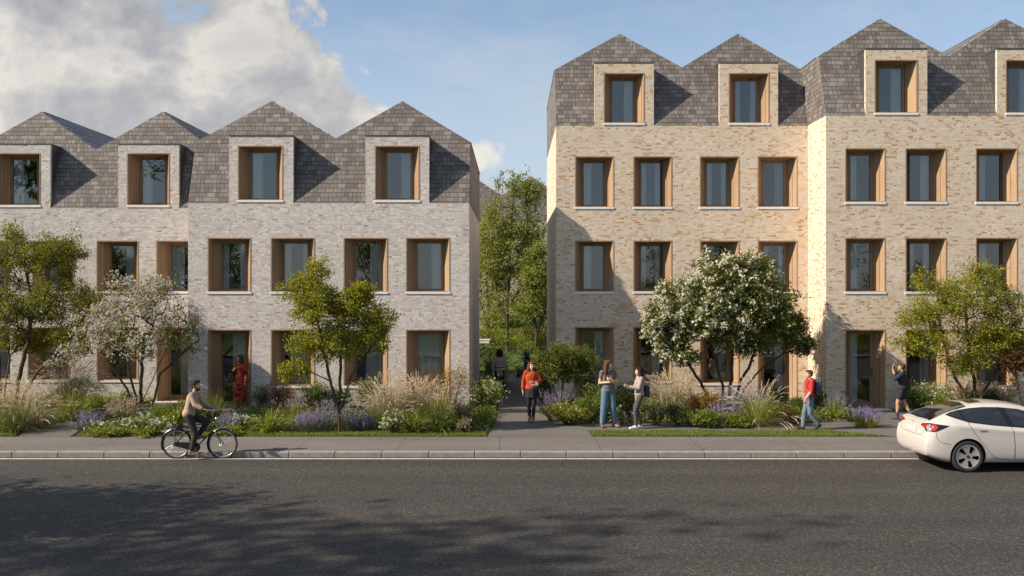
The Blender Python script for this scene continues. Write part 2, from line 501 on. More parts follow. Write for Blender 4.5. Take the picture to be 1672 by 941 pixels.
def paving_mat(name, col, joints):
    m, n = new_mat(name)
    tc = n.new('ShaderNodeTexCoord', _out=3)
    x, y, z = n.xyz(tc)
    a = n.noise(tc, 7.0, 5.0, 0.65)
    b = n.noise(tc, 75.0, 3.0, 0.7)
    big = n.noise(n.vm('MULTIPLY', tc, (0.35, 1, 1)), 0.8, 4.0, 0.6)
    c = n.ramp(a, [(0.25, tuple(k * 0.86 for k in col)), (0.75, tuple(k * 1.12 for k in col))])
    c = n.mix(1.0, c, n.ramp(b, [(0.25, (0.78,) * 3), (0.75, (1.2,) * 3)]), 'MULTIPLY')
    c = n.mix(1.0, c, n.ramp(big, [(0.3, (0.84, 0.83, 0.82)), (0.7, (1.12, 1.11, 1.10))]), 'MULTIPLY')
    h = b
    if joints:
        e = None
        for cc, p in ((n.m('ADD', x, 0.3), joints[0]), (y, joints[1])):
            q = n.m('FRACT', n.m('DIVIDE', cc, p))
            q = n.m('MULTIPLY', n.m('MINIMUM', q, n.m('SUBTRACT', 1.0, q)), p)
            e = q if e is None else n.m('MINIMUM', e, q)
        j = n.mr(e, 0.004, 0.012)
        c = n.mix(j, tuple(k * 0.4 for k in col), c)
        h = n.m('ADD', b, n.m('MULTIPLY', j, 1.0))
    # a few hairline cracks
    v = n.new('ShaderNodeTexVoronoi', _out=0, _p={'feature': 'DISTANCE_TO_EDGE'}, Vector=n.vm('ADD', tc, n.vm('MULTIPLY', n.noise(tc, 3.0, 4.0, 0.7, out=1), (0.5, 0.5, 0))), Scale=0.55)
    ck = n.m('MULTIPLY', n.mr(v, 0.010, 0.002), n.mr(n.noise(tc, 0.5, 2.0), 0.52, 0.62))
    c = n.mix(n.m('MULTIPLY', ck, 0.75), c, tuple(k * 0.3 for k in col))
    principled(n, Base_Color=c, Roughness=0.85, Specular_IOR_Level=0.35, Normal=n.bump(h, 0.45, 0.006))
    return m
M['pavement'] = paving_mat('pavement slabs', (0.150, 0.136, 0.124), (2.4, 50.0))
M['path'] = paving_mat('path surface', (0.135, 0.122, 0.113), None)
M['kerb'] = simple('kerb stone', (0.265, 0.238, 0.21), 0.8, var=0.16, scale=6.0, bump=0.3)
M['line'] = simple('road paint', (0.56, 0.54, 0.51), 0.6, var=0.2, scale=12.0)

def earth_mat(name, a, b, sc_=3.0):
    m, n = new_mat(name)
    tc = n.new('ShaderNodeTexCoord', _out=3)
    q = n.noise(tc, sc_, 6.0, 0.7)
    c = n.mix(n.mr(q, 0.35, 0.65), a, b)
    principled(n, Base_Color=c, Roughness=0.95, Specular_IOR_Level=0.1, Normal=n.bump(n.noise(tc, 24.0, 5.0, 0.7), 0.8, 0.04))
    return m
M['soil'] = earth_mat('bed soil', (0.030, 0.022, 0.015), (0.055, 0.040, 0.028), 8.0)
M['lawn'] = earth_mat('lawn ground', (0.045, 0.075, 0.016), (0.085, 0.12, 0.03), 2.0)
M['verge'] = earth_mat('verge ground', (0.03, 0.045, 0.012), (0.06, 0.08, 0.02), 6.0)
# ------------------------------------------------------------------ ground, road, pavement, paths
def sheet(name, polys, mat, z, kind='structure'):
    mb = MB()
    for p in polys:
        mb.poly([(q[0], q[1], z if len(q) < 3 else q[2]) for q in p])
    return tag(mb.build(name, mat), kind=kind)

mb = MB()
prof = [(-700, -0.02), (7.6, -0.02), (7.6, -0.20), (22.12, -0.20), (22.12, -0.02), (1200, -0.02)]
for (a, za), (b, zb) in zip(prof, prof[1:]):
    mb.poly([(-900, a, za), (900, a, za), (900, b, zb), (-900, b, zb)])
tag(mb.build('ground', M['lawn']), kind='structure')

sheet('road', [[(-120, 7.7), (120, 7.7), (120, 22.09), (-120, 22.09)]], M['asphalt'], -0.12)
sheet('road_marking', [[(-120, 21.86), (120, 21.86), (120, 21.96), (-120, 21.96)]], M['line'], -0.116)
sheet('sidewalk', [[(-120, 22.295), (120, 22.295), (120, 24.42), (-120, 24.42)]], M['pavement'], 0.0)
sheet('opposite_sidewalk', [[(-120, 4.4), (120, 4.4), (120, 7.4), (-120, 7.4)]], M['pavement'], 0.0)

# kerb of separate stones with open joints
mb = MB()
rk = random.Random(3)
xk = -60.0
while xk < 60:
    L = 1.075 + rk.uniform(-0.02, 0.02)
    dz, dy = rk.uniform(-0.003, 0.003), rk.uniform(-0.003, 0.003)
    mb.bevbox(xk + 0.006, xk + L - 0.006, 22.10 + dy, 22.29 + dy * 0.3, -0.19, 0.006 + dz, 0.014)
    xk += L
tag(mb.build('kerb', M['kerb']), kind='structure')
mb = MB()
for k in range(100):
    mb.box(-60 + k * 1.2 + 0.005, -60 + k * 1.2 + 1.195, 7.41, 7.6, -0.19, 0.004)
tag(mb.build('opposite_kerb', M['kerb']), kind='structure')

# planting beds (bare earth) between pavement and houses
sheet('garden_bed', [[(-40, 24.43), (40, 24.43), (40, 33.0), (-40, 33.0)]], M['soil'], -0.008)

def path(name, pts, z=0.004):
    return sheet(name, [pts], M['path'], z)
path('garden_path', [(-0.62, 24.405), (2.05, 24.405), (2.02, 25.6), (1.55, 26.7), (1.25, 28.6), (0.95, 33.0), (0.72, 38.5), (0.95, 42.5), (1.25, 46.0), (1.55, 52.0),
                     (0.75, 52.0), (0.38, 46.0), (-0.05, 42.0), (-0.42, 38.5), (-0.50, 33.0), (-0.42, 28.6), (-0.50, 26.8)])
path('bed_path', [(1.98, 25.55), (8.55, 25.45), (8.3, 26.7), (1.6, 26.75)], 0.001)
path('entrance_path', [(9.75, 24.405), (11.9, 24.405), (11.75, 27.0), (12.15, 29.95), (9.9, 29.95), (9.75, 28.4), (9.1, 27.1), (8.25, 26.75), (8.45, 25.5)], 0.008)
path('corner_path', [(-12.6, 24.405), (-11.3, 24.405), (-11.75, 26.5), (-11.2, 28.0), (-10.4, 29.6), (-10.4, 31.8), (-11.7, 31.8), (-12.0, 29.6), (-12.5, 27.6), (-13.0, 25.6)])
path('door_path', [(-9.1, 24.7), (-8.2, 24.7), (-8.25, 29.97), (-9.5, 29.97)])
sheet('back_lawn', [[(-9, 40.2), (-1.0, 40.2), (-0.7, 44.0), (0.2, 49), (0.6, 52.4), (1.8, 52.4), (12, 52.4), (12, 72), (-9, 72)], [(1.9, 40.2), (12, 40.2), (12, 52.3), (2.2, 52.3), (1.75, 46.0)]], M['lawn'], 0.006)

# unseen planted median left of the picture, added to carry the road-shading trees
mb = MB()
mb.bevbox(-70, -12.6, 13.6, 16.4, -0.19, 0.02, 0.03)
tag(mb.build('median_kerb', M['kerb']), kind='structure')
sheet('median', [[(-69.8, 13.8), (-12.8, 13.8), (-12.8, 16.2), (-69.8, 16.2)]], M['lawn'], 0.026)

# ------------------------------------------------------------------ buildings
LEAN = 0.36                        # the slated front leans back by this much per metre of height

def fill_wall(mb, x0, x1, z0, z1, Y, holes, mi=0):
    """a wall plane facing the street with rectangular openings"""
    xs = sorted({x0, x1, *[min(max(h[0], x0), x1) for h in holes], *[min(max(h[1], x0), x1) for h in holes]})
    zs = sorted({z0, z1, *[min(max(h[2], z0), z1) for h in holes], *[min(max(h[3], z0), z1) for h in holes]})
    for a, b in zip(xs, xs[1:]):
        for c, d in zip(zs, zs[1:]):
            mx, mz = (a + b) / 2, (c + d) / 2
            if any(h[0] < mx < h[1] and h[2] < mz < h[3] for h in holes):
                continue
            mb.poly([(a, Y, c), (b, Y, c), (b, Y, d), (a, Y, d)], mi)

SPLAY, DEPTH, FR = 0.262, 0.48, 0.065
def window(root, x0, x1, z0, z1, Y, curtain='r', door=False, label=None, warm=False):
    name = 'door' if door else 'window'
    e = 0.035
    yb = Y + DEPTH
    ix0, ix1, iz1 = x0 + SPLAY, x1 - SPLAY, z1 - 0.10
    iz0 = z0 + (0.03 if not door else 0.0)
    f = -0.006
    mb = MB()
    # oak lining: face edge, splayed jambs, soffit, base board
    def ring(o, i, flip=False):
        for k in range(4):
            a, b = o[k], o[(k + 1) % 4]
            c, d = i[(k + 1) % 4], i[k]
            mb.poly([a, b, c, d])
    O = [(x0, Y + f, z0), (x1, Y + f, z0), (x1, Y + f, z1), (x0, Y + f, z1)]
    I = [(x0 + e, Y + f, z0 + (0 if door else e * 0.6)), (x1 - e, Y + f, z0 + (0 if door else e * 0.6)), (x1 - e, Y + f, z1 - e), (x0 + e, Y + f, z1 - e)]
    B = [(ix0, yb, iz0), (ix1, yb, iz0), (ix1, yb, iz1), (ix0, yb, iz1)]
    ring(O, I)
    ring(I, B)
    mb.poly([(x0, Y + f, z0), (x0, Y + f, z1), (x0, Y + 0.05, z1), (x0, Y + 0.05, z0)])
    mb.poly([(x1, Y + 0.05, z0), (x1, Y + 0.05, z1), (x1, Y + f, z1), (x1, Y + f, z0)])
    mb.poly([(x0, Y + f, z1), (x1, Y + f, z1), (x1, Y + 0.05, z1), (x0, Y + 0.05, z1)])
    win = mb.build(name, M['oak'], root)
    if label: win['label'] = label
    # sash
    fb = 0.16 if door else FR
    mb = MB()
    ya, yc = yb - 0.035, yb + 0.04
    mb.box(ix0 - 0.01, ix0 + FR, ya, yc, iz0 - 0.005, iz1 + 0.01)
    mb.box(ix1 - FR, ix1 + 0.01, ya, yc, iz0 - 0.005, iz1 + 0.01)
    mb.box(ix0 + FR, ix1 - FR, ya + 0.003, yc, iz1 - FR, iz1 + 0.01)
    mb.box(ix0 + FR, ix1 - FR, ya + 0.003, yc, iz0 - 0.005, iz0 + fb)
    mb.build('frame', M['oak_frame'], win)
    gx0, gx1, gz0, gz1 = ix0 + FR, ix1 - FR, iz0 + fb, iz1 - FR
    mb = MB()
    mb.poly([(gx0, yb, gz0), (gx1, yb, gz0), (gx1, yb, gz1), (gx0, yb, gz1)])
    mb.build('pane', M['glass'], win)
    if door:
        mb = MB()
        mb.bevbox(ix1 - FR + 0.012, ix1 - FR + 0.038, ya - 0.05, ya - 0.025, z0 + 0.95, z0 + 1.25, 0.008)
        for zz in (0.98, 1.22):
            mb.box(ix1 - FR + 0.018, ix1 - FR + 0.032, ya - 0.03, ya + 0.001, z0 + zz - 0.008, z0 + zz + 0.008)
        mb.build('handle', M['flashing'], win)
        mb = MB()
        mb.bevbox(x0 - 0.06, x1 + 0.06, Y - 0.42, Y + DEPTH - 0.04, -0.06, z0 - 0.004, 0.012)
        mb.build('threshold', M['stone'], win)
    else:
        mb = MB()
        mb.bevbox(x0 - 0.015, x1 + 0.015, Y - 0.022, Y + 0.06, z0 - 0.075, z0 - 0.002, 0.008)
        mb.build('sill', M['stone'], win)
    # the dim room behind
    mb = MB()
    a0, a1, ry = gx0 - 0.5, gx1 + 0.5, yb + 2.4
    rz0, rz1 = z0 - 0.2 if not door else z0 - 0.01, z1 + 0.05
    yi = yb + 0.05
    mb.poly([(a0, ry, rz0), (a1, ry, rz0), (a1, ry, rz1), (a0, ry, rz1)])
    mb.poly([(a0, yi, rz0), (a0, ry, rz0), (a0, ry, rz1), (a0, yi, rz1)])
    mb.poly([(a1, yi, rz0), (a1, yi, rz1), (a1, ry, rz1), (a1, ry, rz0)])
    mb.poly([(a0, yi, rz0), (a1, yi, rz0), (a1, ry, rz0), (a0, ry, rz0)])
    mb.poly([(a0, yi, rz1), (a0, ry, rz1), (a1, ry, rz1), (a1, yi, rz1)])
    mb.build('room_lining', M['room'], win)
    gw = gx1 - gx0
    spans = {'r': [(0.58, 1.04)], 'l': [(-0.04, 0.40)], 'b': [(-0.04, 0.27), (0.76, 1.04)], 'f': [(-0.04, 1.04)], 'R': [(0.40, 1.04)], 'L': [(-0.04, 0.6)], 'n': []}[curtain]
    rc = random.Random(int(x0 * 977 + z0 * 31))
    for s0, s1 in spans:
        mb = MB()
        xa, xb = gx0 + gw * s0, gx0 + gw * s1
        nn = max(10, int((xb - xa) / 0.012))
        ph, fr = rc.uniform(0, 6), 2 * math.pi / rc.uniform(0.085, 0.12)
        rows = []
        for zz, sp in ((gz1 + 0.04, 1.0), ((gz0 + gz1) / 2, 1.0), (gz0 - 0.1, 1.0)):
            row = []
            for i in range(nn + 1):
                xx = xa + (xb - xa) * i / nn
                row.append((xx, yb + 0.10 + 0.032 * math.sin(fr * xx + ph + 0.7 * math.sin(xx * 9)) * (1.0 if zz > gz1 else 1.15), zz))
            rows.append(row)
        for r0, r1 in zip(rows, rows[1:]):
            for i in range(nn):
                mb.poly([r1[i], r1[i + 1], r0[i + 1], r0[i]], smooth=True)
        mb.build('curtain', M['curtain_warm'] if warm else M['curtain'], win)
    return win

def dormer(root, ox0, ox1, oz1, x0, x1, z0, z1, Y, zb, brick, curtain):
    """a brick-faced box flush with the wall below, cut into the leaning slates"""
    mb = MB()
    fill_wall(mb, ox0, ox1, zb, oz1, Y, [(x0, x1, z0, z1)])
    t = 0.11
    yr = Y + (oz1 - zb) * LEAN + 0.12
    mb.poly([(ox0, Y, zb), (ox0, Y, oz1), (ox0, Y + t, oz1), (ox0, Y + t, zb)])
    mb.poly([(ox1, Y + t, zb), (ox1, Y + t, oz1), (ox1, Y, oz1), (ox1, Y, zb)])
    mb.poly([(ox0, Y, oz1), (ox1, Y, oz1), (ox1, Y + t, oz1), (ox0, Y + t, oz1)])
    d = mb.build('dormer', brick, root)
    for xx in (ox0 + 0.012, ox1 - 0.012):
        mb = MB()
        mb.box(xx - 0.01, xx + 0.01, Y + t - 0.004, yr, zb + 0.01, oz1 - 0.004)
        mb.build('cheek', M['flashing'], d)
    mb = MB()
    mb.box(ox0 - 0.012, ox1 + 0.012, Y - 0.012, yr, oz1 + 0.002, oz1 + 0.032)
    mb.build('flat_roof', M['flashing'], d)
    window(root, x0, x1, z0, z1, Y, curtain)

def block(root, xl, xr, Y, zb, eave, peaks, vals, zpeak, zval, depth, brick, openings, dormers, left_side=True, right_side=True):
    """one gabled bay of the building: brick wall with openings, leaning slated front, sawtooth zinc roofs"""
    mb = MB()
    holes = [o[:4] for o in openings] + [(d[0], d[1], zb - 0.001, d[2]) for d in dormers]
    fill_wall(mb, xl, xr, -0.05, zb, Y, [o[:4] for o in openings])
    for k, (x, on) in enumerate(((xl, left_side), (xr, right_side))):
        if on:
            pts = [(x, Y, -0.05), (x, Y, zb), (x, Y + depth, zb), (x, Y + depth, -0.05)]
            mb.poly(pts if k == 0 else pts[::-1])
    mb.poly([(xr, Y + depth, -0.05), (xl, Y + depth, -0.05), (xl, Y + depth, zb), (xr, Y + depth, zb)])
    mb.build('wall', brick, root)
    # leaning slated front: strips between the profile's corners, dormer boxes left out
    prof = [(xl, eave)]
    for i, p in enumerate(peaks):
        prof.append((p, zpeak))
        if i < len(vals): prof.append((vals[i], zval))
    prof.append((xr, eave))
    def top(x):
        for (a, za), (b, zc) in zip(prof, prof[1:]):
            if a - 1e-6 <= x <= b + 1e-6:
                return za + (zc - za) * (x - a) / (b - a)
    def P(x, z): return (x, Y + (z - zb) * LEAN, z)
    xs = sorted({p[0] for p in prof} | {d[0] + 0.02 for d in dormers} | {d[1] - 0.02 for d in dormers})
    mb = MB()
    for a, b in zip(xs, xs[1:]):
        lo = zb
        for d in dormers:
            if d[0] < (a + b) / 2 < d[1]:
                lo = d[2] - 0.01
        mb.poly([P(a, lo), P(b, lo), P(b, top(b)), P(a, top(a))])
    fe = Y + (eave - zb) * LEAN
    for k, (x, on) in enumerate(((xl, left_side), (xr, right_side))):
        if on:
            pts = [(x, Y, zb), (x, fe, eave), (x, Y + depth, eave), (x, Y + depth, zb)]
            mb.poly(pts if k == 0 else pts[::-1])
    # back gable
    mb.poly([(p[0], Y + depth, p[1]) for p in prof[::-1]] + [(xl, Y + depth, zb), (xr, Y + depth, zb)])
    mb.build('slate_front', M['slate'], root)
    # sawtooth roofs in zinc with standing seams
    for (a, za), (b, zc) in zip(prof, prof[1:]):
        mb = MB()
        ya, yb_ = Y + (za - zb) * LEAN, Y + (zc - zb) * LEAN
        o = 0.004
        A0, A1 = Vector((a, ya + 0.015, za + o)), Vector((a, Y + depth + 0.05, za + o))
        B0, B1 = Vector((b, yb_ + 0.015, zc + o)), Vector((b, Y + depth + 0.05, zc + o))
        up_ = (B0 - A0).cross(A1 - A0).normalized()
        if up_.z < 0: up_ = -up_
        mb.poly([A0, B0, B1, A1] if (B0 - A0).cross(B1 - A0).z > 0 else [A1, B1, B0, A0])
        n_ = 7
        for j in range(n_ + 1):
            t = (j + 0.0) / n_
            s0, s1 = A0.lerp(B0, t) + Vector((0, 0.22, 0)), A1.lerp(B1, t)
            wv = (B0 - A0).normalized() * 0.012
            h = up_ * 0.03
            mb.poly([s0 - wv, s0 - wv + h, s1 - wv + h, s1 - wv]); mb.poly([s0 + wv, s1 + wv, s1 + wv + h, s0 + wv + h]); mb.poly([s0 - wv + h, s0 + wv + h, s1 + wv + h, s1 - wv + h])
        mb.build('roof', M['zinc'], root)
    for o in openings:
        window(root, o[0], o[1], o[2], o[3], Y, o[4], door=o[5] if len(o) > 5 else False, warm=len(o) > 6 and o[6], label=o[7] if len(o) > 7 else None)
    for d in dormers:
        dormer(root, d[0], d[1], d[2], d[3], d[4], d[5], d[6], Y, zb, brick, d[7])

YF, YR = 30.0, 31.85
z1a, z1b = 3.68, 5.38            # first-floor openings
z2a, z2b = 6.50, 8.19            # second-floor openings (buff building)
zdoor = 2.50

grey = empty('brick_building', (-10.0, YF, 0.0), 'long pale grey brick building under four slate gables with brick-framed dormers', 'building')
block(grey, -10.17, -1.346, YF, 6.46, 8.50, [-7.86, -3.58], [-5.68], 9.91, 8.62, 9.6, M['brick_grey'],
      [(-9.56, -8.19, 0.03, zdoor, 'R', True), (-7.58, -6.19, 0.72, zdoor, 'R'), (-5.29, -3.90, 0.72, zdoor, 'R'), (-3.33, -1.94, 0.03, zdoor, 'f', True),
       (-9.56, -8.19, z1a, z1b, 'b'), (-7.58, -6.19, z1a, z1b, 'b'), (-5.29, -3.90, z1a, z1b, 'r'), (-3.33, -1.94, z1a, z1b, 'r')],
      [(-8.885, -6.865, 8.56, -8.61, -7.19, 6.56, 8.27, 'l'), (-4.60, -2.60, 8.56, -4.31, -2.90, 6.56, 8.27, 'r')], left_side=True)
block(grey, -22.7, -10.175, YR, 6.46, 8.50, [-20.55, -16.3, -12.1], [-18.4, -14.2], 9.91, 8.52, 8.5, M['brick_grey'],
      [(-22.3, -21.0, 0.72, zdoor, 'r'), (-20.4, -19.0, 0.72, zdoor, 'l'), (-18.15, -16.75, 0.72, zdoor, 'r'), (-16.15, -14.75, 0.72, zdoor, 'l'), (-13.85, -12.45, 0.72, zdoor, 'r'), (-11.86, -10.48, 0.03, zdoor, 'R', True),
       (-22.3, -21.0, z1a, z1b, 'r'), (-20.4, -19.0, z1a, z1b, 'l'), (-18.15, -16.75, z1a, z1b, 'l'), (-16.0, -14.6, z1a, z1b, 'l'), (-13.85, -12.45, z1a, z1b, 'r'), (-11.86, -10.48, z1a, z1b, 'L')],
      [(-21.7, -19.65, 8.58, -21.4, -19.95, 6.56, 8.30, 'r'), (-17.48, -15.39, 8.58, -17.2, -15.72, 6.56, 8.30, 'l'), (-13.13, -11.1, 8.58, -12.84, -11.41, 6.56, 8.30, 'l')], right_side=False)

buff = empty('brick_building', (10.0, YF, 0.0), 'tall cream and orange buff brick building with three rows of square windows under slate gables', 'building')
block(buff, 1.468, 9.855, YR, 9.21, 11.25, [3.73, 7.82], [5.81], 12.60, 11.33, 8.3, M['brick_buff'],
      [(2.10, 3.40, 0.03, zdoor, 'r', True), (4.04, 5.34, 0.70, zdoor, 'r'), (6.26, 7.58, 0.62, zdoor, 'R'), (8.19, 9.52, 0.03, zdoor, 'r', True),
       (2.10, 3.40, z1a, z1b, 'l'), (4.04, 5.34, z1a, z1b, 'b'), (6.26, 7.58, z1a, z1b, 'l'), (8.19, 9.52, z1a, z1b, 'b'),
       (2.10, 3.40, z2a, z2b, 'l'), (4.04, 5.34, z2a, z2b, 'b'), (6.26, 7.58, z2a, z2b, 'b'), (8.19, 9.52, z2a, z2b, 'r', False, True)],
      [(2.75, 4.73, 11.29, 3.06, 4.42, 9.30, 10.97, 'r'), (6.91, 8.87, 11.29, 7.22, 8.58, 9.30, 10.97, 'b')], right_side=False)
block(buff, 9.86, 22.6, YF, 9.21, 11.25, [12.04, 16.12, 20.4], [14.05, 18.25], 12.60, 11.25, 10.15, M['brick_buff'],
      [(10.46, 11.73, 0.03, zdoor, 'l', True), (12.35, 13.65, 0.70, zdoor, 'r'), (14.56, 15.88, 0.70, zdoor, 'l'), (16.6, 17.95, 0.70, zdoor, 'l'), (18.9, 20.2, 0.7, zdoor, 'l'), (20.8, 22.1, 0.7, zdoor, 'l'),
       (10.46, 11.73, z1a, z1b, 'l'), (12.35, 13.65, z1a, z1b, 'b'), (14.56, 15.88, z1a, z1b, 'l'), (16.6, 17.95, z1a, z1b, 'l'), (18.9, 20.2, z1a, z1b, 'l'), (20.8, 22.1, z1a, z1b, 'l'),
       (10.46, 11.73, z2a, z2b, 'l'), (12.35, 13.65, z2a, z2b, 'r'), (14.56, 15.88, z2a, z2b, 'l'), (16.6, 17.95, z2a, z2b, 'l'), (18.9, 20.2, z2a, z2b, 'l'), (20.8, 22.1, z2a, z2b, 'l')],
      [(11.10, 13.04, 11.29, 11.38, 12.75, 9.30, 10.97, 'r'), (15.23, 17.2, 11.29, 15.5, 16.88, 9.30, 10.97, 'r'), (19.4, 21.4, 11.29, 19.7, 21.1, 9.30, 10.97, 'r')], right_side=True)
# ------------------------------------------------------------------ foliage machinery
def leaf_mat(name, stops, trans=0.35, rough=0.5, tcol=None):
    m, n = new_mat(name)
    geo = n.new('ShaderNodeNewGeometry', _out=None)
    rnd = geo.outputs['Random Per Island']
    c = n.ramp(rnd, stops)
    nd = n.new('ShaderNodeBsdfPrincipled', _out=0)
    p = nd.node
    n.set(p.inputs['Base Color'], c); p.inputs['Roughness'].default_value = rough
    p.inputs['Specular IOR Level'].default_value = 0.35
    tc = n.mix(1.0, c, tcol or (1.45, 1.30, 0.50), 'MULTIPLY')
    t = n.new('ShaderNodeBsdfTranslucent', Color=tc)
    n.new('ShaderNodeOutputMaterial', _out=None, Surface=n.new('ShaderNodeMixShader', i0=trans, i1=nd, i2=t))
    return m

L = {}
L['olive'] = leaf_mat('olive leaves', [(0.000, (0.057, 0.082, 0.016)), (0.450, (0.140, 0.167, 0.027)), (0.800, (0.262, 0.262, 0.036)), (1.000, (0.387, 0.340, 0.049))])
L['yellowgreen'] = leaf_mat('yellow green leaves', [(0.000, (0.092, 0.123, 0.016)), (0.450, (0.201, 0.235, 0.025)), (0.800, (0.341, 0.335, 0.036)), (1.000, (0.503, 0.447, 0.044))], 0.42)
L['green'] = leaf_mat('green leaves', [(0.000, (0.073, 0.115, 0.024)), (0.500, (0.154, 0.223, 0.037)), (1.000, (0.308, 0.349, 0.058))])
L['darkgreen'] = leaf_mat('dark green leaves', [(0.000, (0.036, 0.070, 0.018)), (0.500, (0.075, 0.129, 0.029)), (1.000, (0.166, 0.221, 0.053))], 0.25)
L['lime'] = leaf_mat('lime leaves', [(0.000, (0.088, 0.121, 0.013)), (0.500, (0.187, 0.220, 0.022)), (1.000, (0.330, 0.319, 0.044))], 0.4)
L['blue'] = leaf_mat('blue grey leaves', [(0.0, (0.04, 0.055, 0.05)), (0.5, (0.09, 0.115, 0.10)), (1.0, (0.17, 0.19, 0.16))], 0.2, tcol=(1, 1, 0.9))
L['inky'] = leaf_mat('inky leaves', [(0.0, (0.010, 0.016, 0.022)), (1.0, (0.045, 0.06, 0.07))], 0.1, tcol=(1, 1, 1))
L['bronze'] = leaf_mat('bronze leaves', [(0.000, (0.071, 0.027, 0.015)), (0.500, (0.141, 0.062, 0.027)), (1.000, (0.202, 0.136, 0.037))], 0.35, tcol=(1.3, 0.9, 0.6))
L['gold'] = leaf_mat('gold leaves', [(0.000, (0.084, 0.084, 0.014)), (0.400, (0.182, 0.154, 0.022)), (0.750, (0.308, 0.182, 0.035)), (1.000, (0.448, 0.266, 0.070))], 0.4)
L['garden'] = leaf_mat('garden tree leaves', [(0.000, (0.107, 0.135, 0.035)), (0.500, (0.202, 0.236, 0.062)), (1.000, (0.333, 0.351, 0.100))], 0.45)
L['midgreen'] = leaf_mat('mid green leaves', [(0.000, (0.050, 0.075, 0.018)), (0.500, (0.106, 0.144, 0.030)), (0.850, (0.188, 0.200, 0.037)), (1.000, (0.288, 0.263, 0.050))], 0.4)
L['blade'] = leaf_mat('green blades', [(0.000, (0.079, 0.114, 0.020)), (0.500, (0.168, 0.217, 0.036)), (1.000, (0.336, 0.336, 0.069))], 0.35)
L['blade_dark'] = leaf_mat('dark blades', [(0.000, (0.040, 0.065, 0.014)), (0.600, (0.100, 0.134, 0.025)), (1.000, (0.216, 0.216, 0.054))], 0.3)
L['straw'] = leaf_mat('straw blades', [(0.000, (0.268, 0.206, 0.099)), (0.500, (0.537, 0.420, 0.242)), (1.000, (0.822, 0.679, 0.447))], 0.35, tcol=(1.05, 1, 0.85))
L['strawgreen'] = leaf_mat('straw and green blades', [(0.0, (0.07, 0.085, 0.02)), (0.45, (0.17, 0.165, 0.06)), (0.75, (0.36, 0.29, 0.16)), (1.0, (0.55, 0.46, 0.31))], 0.35, tcol=(1.1, 1, 0.7))
L['plume'] = leaf_mat('pale plumes', [(0.000, (0.431, 0.331, 0.223)), (0.500, (0.690, 0.561, 0.416)), (1.000, (0.850, 0.819, 0.661))], 0.4, 0.9, tcol=(1.05, 1, 0.9))
L['plume_grey'] = leaf_mat('grey plumes', [(0.000, (0.338, 0.287, 0.220)), (0.500, (0.558, 0.473, 0.381)), (1.000, (0.777, 0.676, 0.558))], 0.4, 0.9, tcol=(1.05, 1, 0.9))
L['lawnblade'] = leaf_mat('lawn blades', [(0.000, (0.071, 0.112, 0.016)), (0.500, (0.144, 0.200, 0.029)), (1.000, (0.288, 0.303, 0.057))], 0.35)
L['white'] = leaf_mat('white petals', [(0.0, (0.58, 0.54, 0.46)), (0.6, (0.78, 0.75, 0.68)), (1.0, (0.86, 0.85, 0.82))], 0.3, 0.7, tcol=(1, 1, 0.95))
L['cream'] = leaf_mat('cream petals', [(0.0, (0.56, 0.53, 0.38)), (0.6, (0.76, 0.74, 0.60)), (1.0, (0.85, 0.83, 0.74))], 0.35, 0.7, tcol=(1, 1, 0.9))
L['blossom'] = leaf_mat('blush petals', [(0.000, (0.460, 0.394, 0.351)), (0.500, (0.679, 0.613, 0.569)), (0.900, (0.850, 0.832, 0.799)), (1.000, (0.722, 0.482, 0.284))], 0.3, 0.7, tcol=(1, 1, 1))
L['purple'] = leaf_mat('purple florets', [(0.000, (0.165, 0.115, 0.257)), (0.500, (0.275, 0.216, 0.399)), (1.000, (0.462, 0.419, 0.551))], 0.3, 0.8, tcol=(1, 1, 1))
L['pink'] = leaf_mat('pink florets', [(0.0, (0.32, 0.15, 0.15)), (0.5, (0.50, 0.30, 0.27)), (1.0, (0.66, 0.48, 0.42))], 0.3, 0.8, tcol=(1, 1, 1))
L['crimson'] = leaf_mat('crimson florets', [(0.0, (0.16, 0.03, 0.05)), (0.6, (0.30, 0.09, 0.10)), (1.0, (0.46, 0.22, 0.20))], 0.3, 0.8, tcol=(1, 1, 1))

def bark_mat(name, a, b):
    m, n = new_mat(name)
    tc = n.new('ShaderNodeTexCoord', _out=3)
    q = n.noise(n.vm('MULTIPLY', tc, (1, 1, 0.22)), 38.0, 5.0, 0.65)
    q2 = n.noise(tc, 5.0, 3.0)
    c = n.mix(n.mr(q, 0.3, 0.7), a, b)
    c = n.mix(1.0, c, n.ramp(q2, [(0.3, (0.8, 0.8, 0.8)), (0.7, (1.2, 1.18, 1.12))]), 'MULTIPLY')
    principled(n, Base_Color=c, Roughness=0.9, Specular_IOR_Level=0.2, Normal=n.bump(q, 0.8, 0.012))
    return m
BARK = bark_mat('bark', (0.050, 0.034, 0.022), (0.13, 0.092, 0.062))
BARK_PALE = bark_mat('pale bark', (0.085, 0.066, 0.048), (0.20, 0.165, 0.125))

def np_mesh(name, V, F, mat, parent, smooth=False):
    """V (n,3) in the parent's local space, F (m,k) uniform polygons"""
    me = bpy.data.meshes.new(name)
    k = F.shape[1]
    me.vertices.add(len(V)); me.loops.add(F.size); me.polygons.add(len(F))
    me.vertices.foreach_set('co', np.ascontiguousarray(V, dtype=np.float32).ravel())
    me.loops.foreach_set('vertex_index', np.ascontiguousarray(F, dtype=np.int32).ravel())
    me.polygons.foreach_set('loop_start', np.arange(0, F.size, k, dtype=np.int32))
    me.polygons.foreach_set('use_smooth', np.full(len(F), smooth))
    me.materials.append(mat)
    me.update(calc_edges=True)
    o = link(bpy.data.objects.new(name, me))
    if parent is not None: o.parent = parent
    return o

def unit(a):
    return a / np.maximum(np.linalg.norm(a, axis=1, keepdims=True), 1e-9)

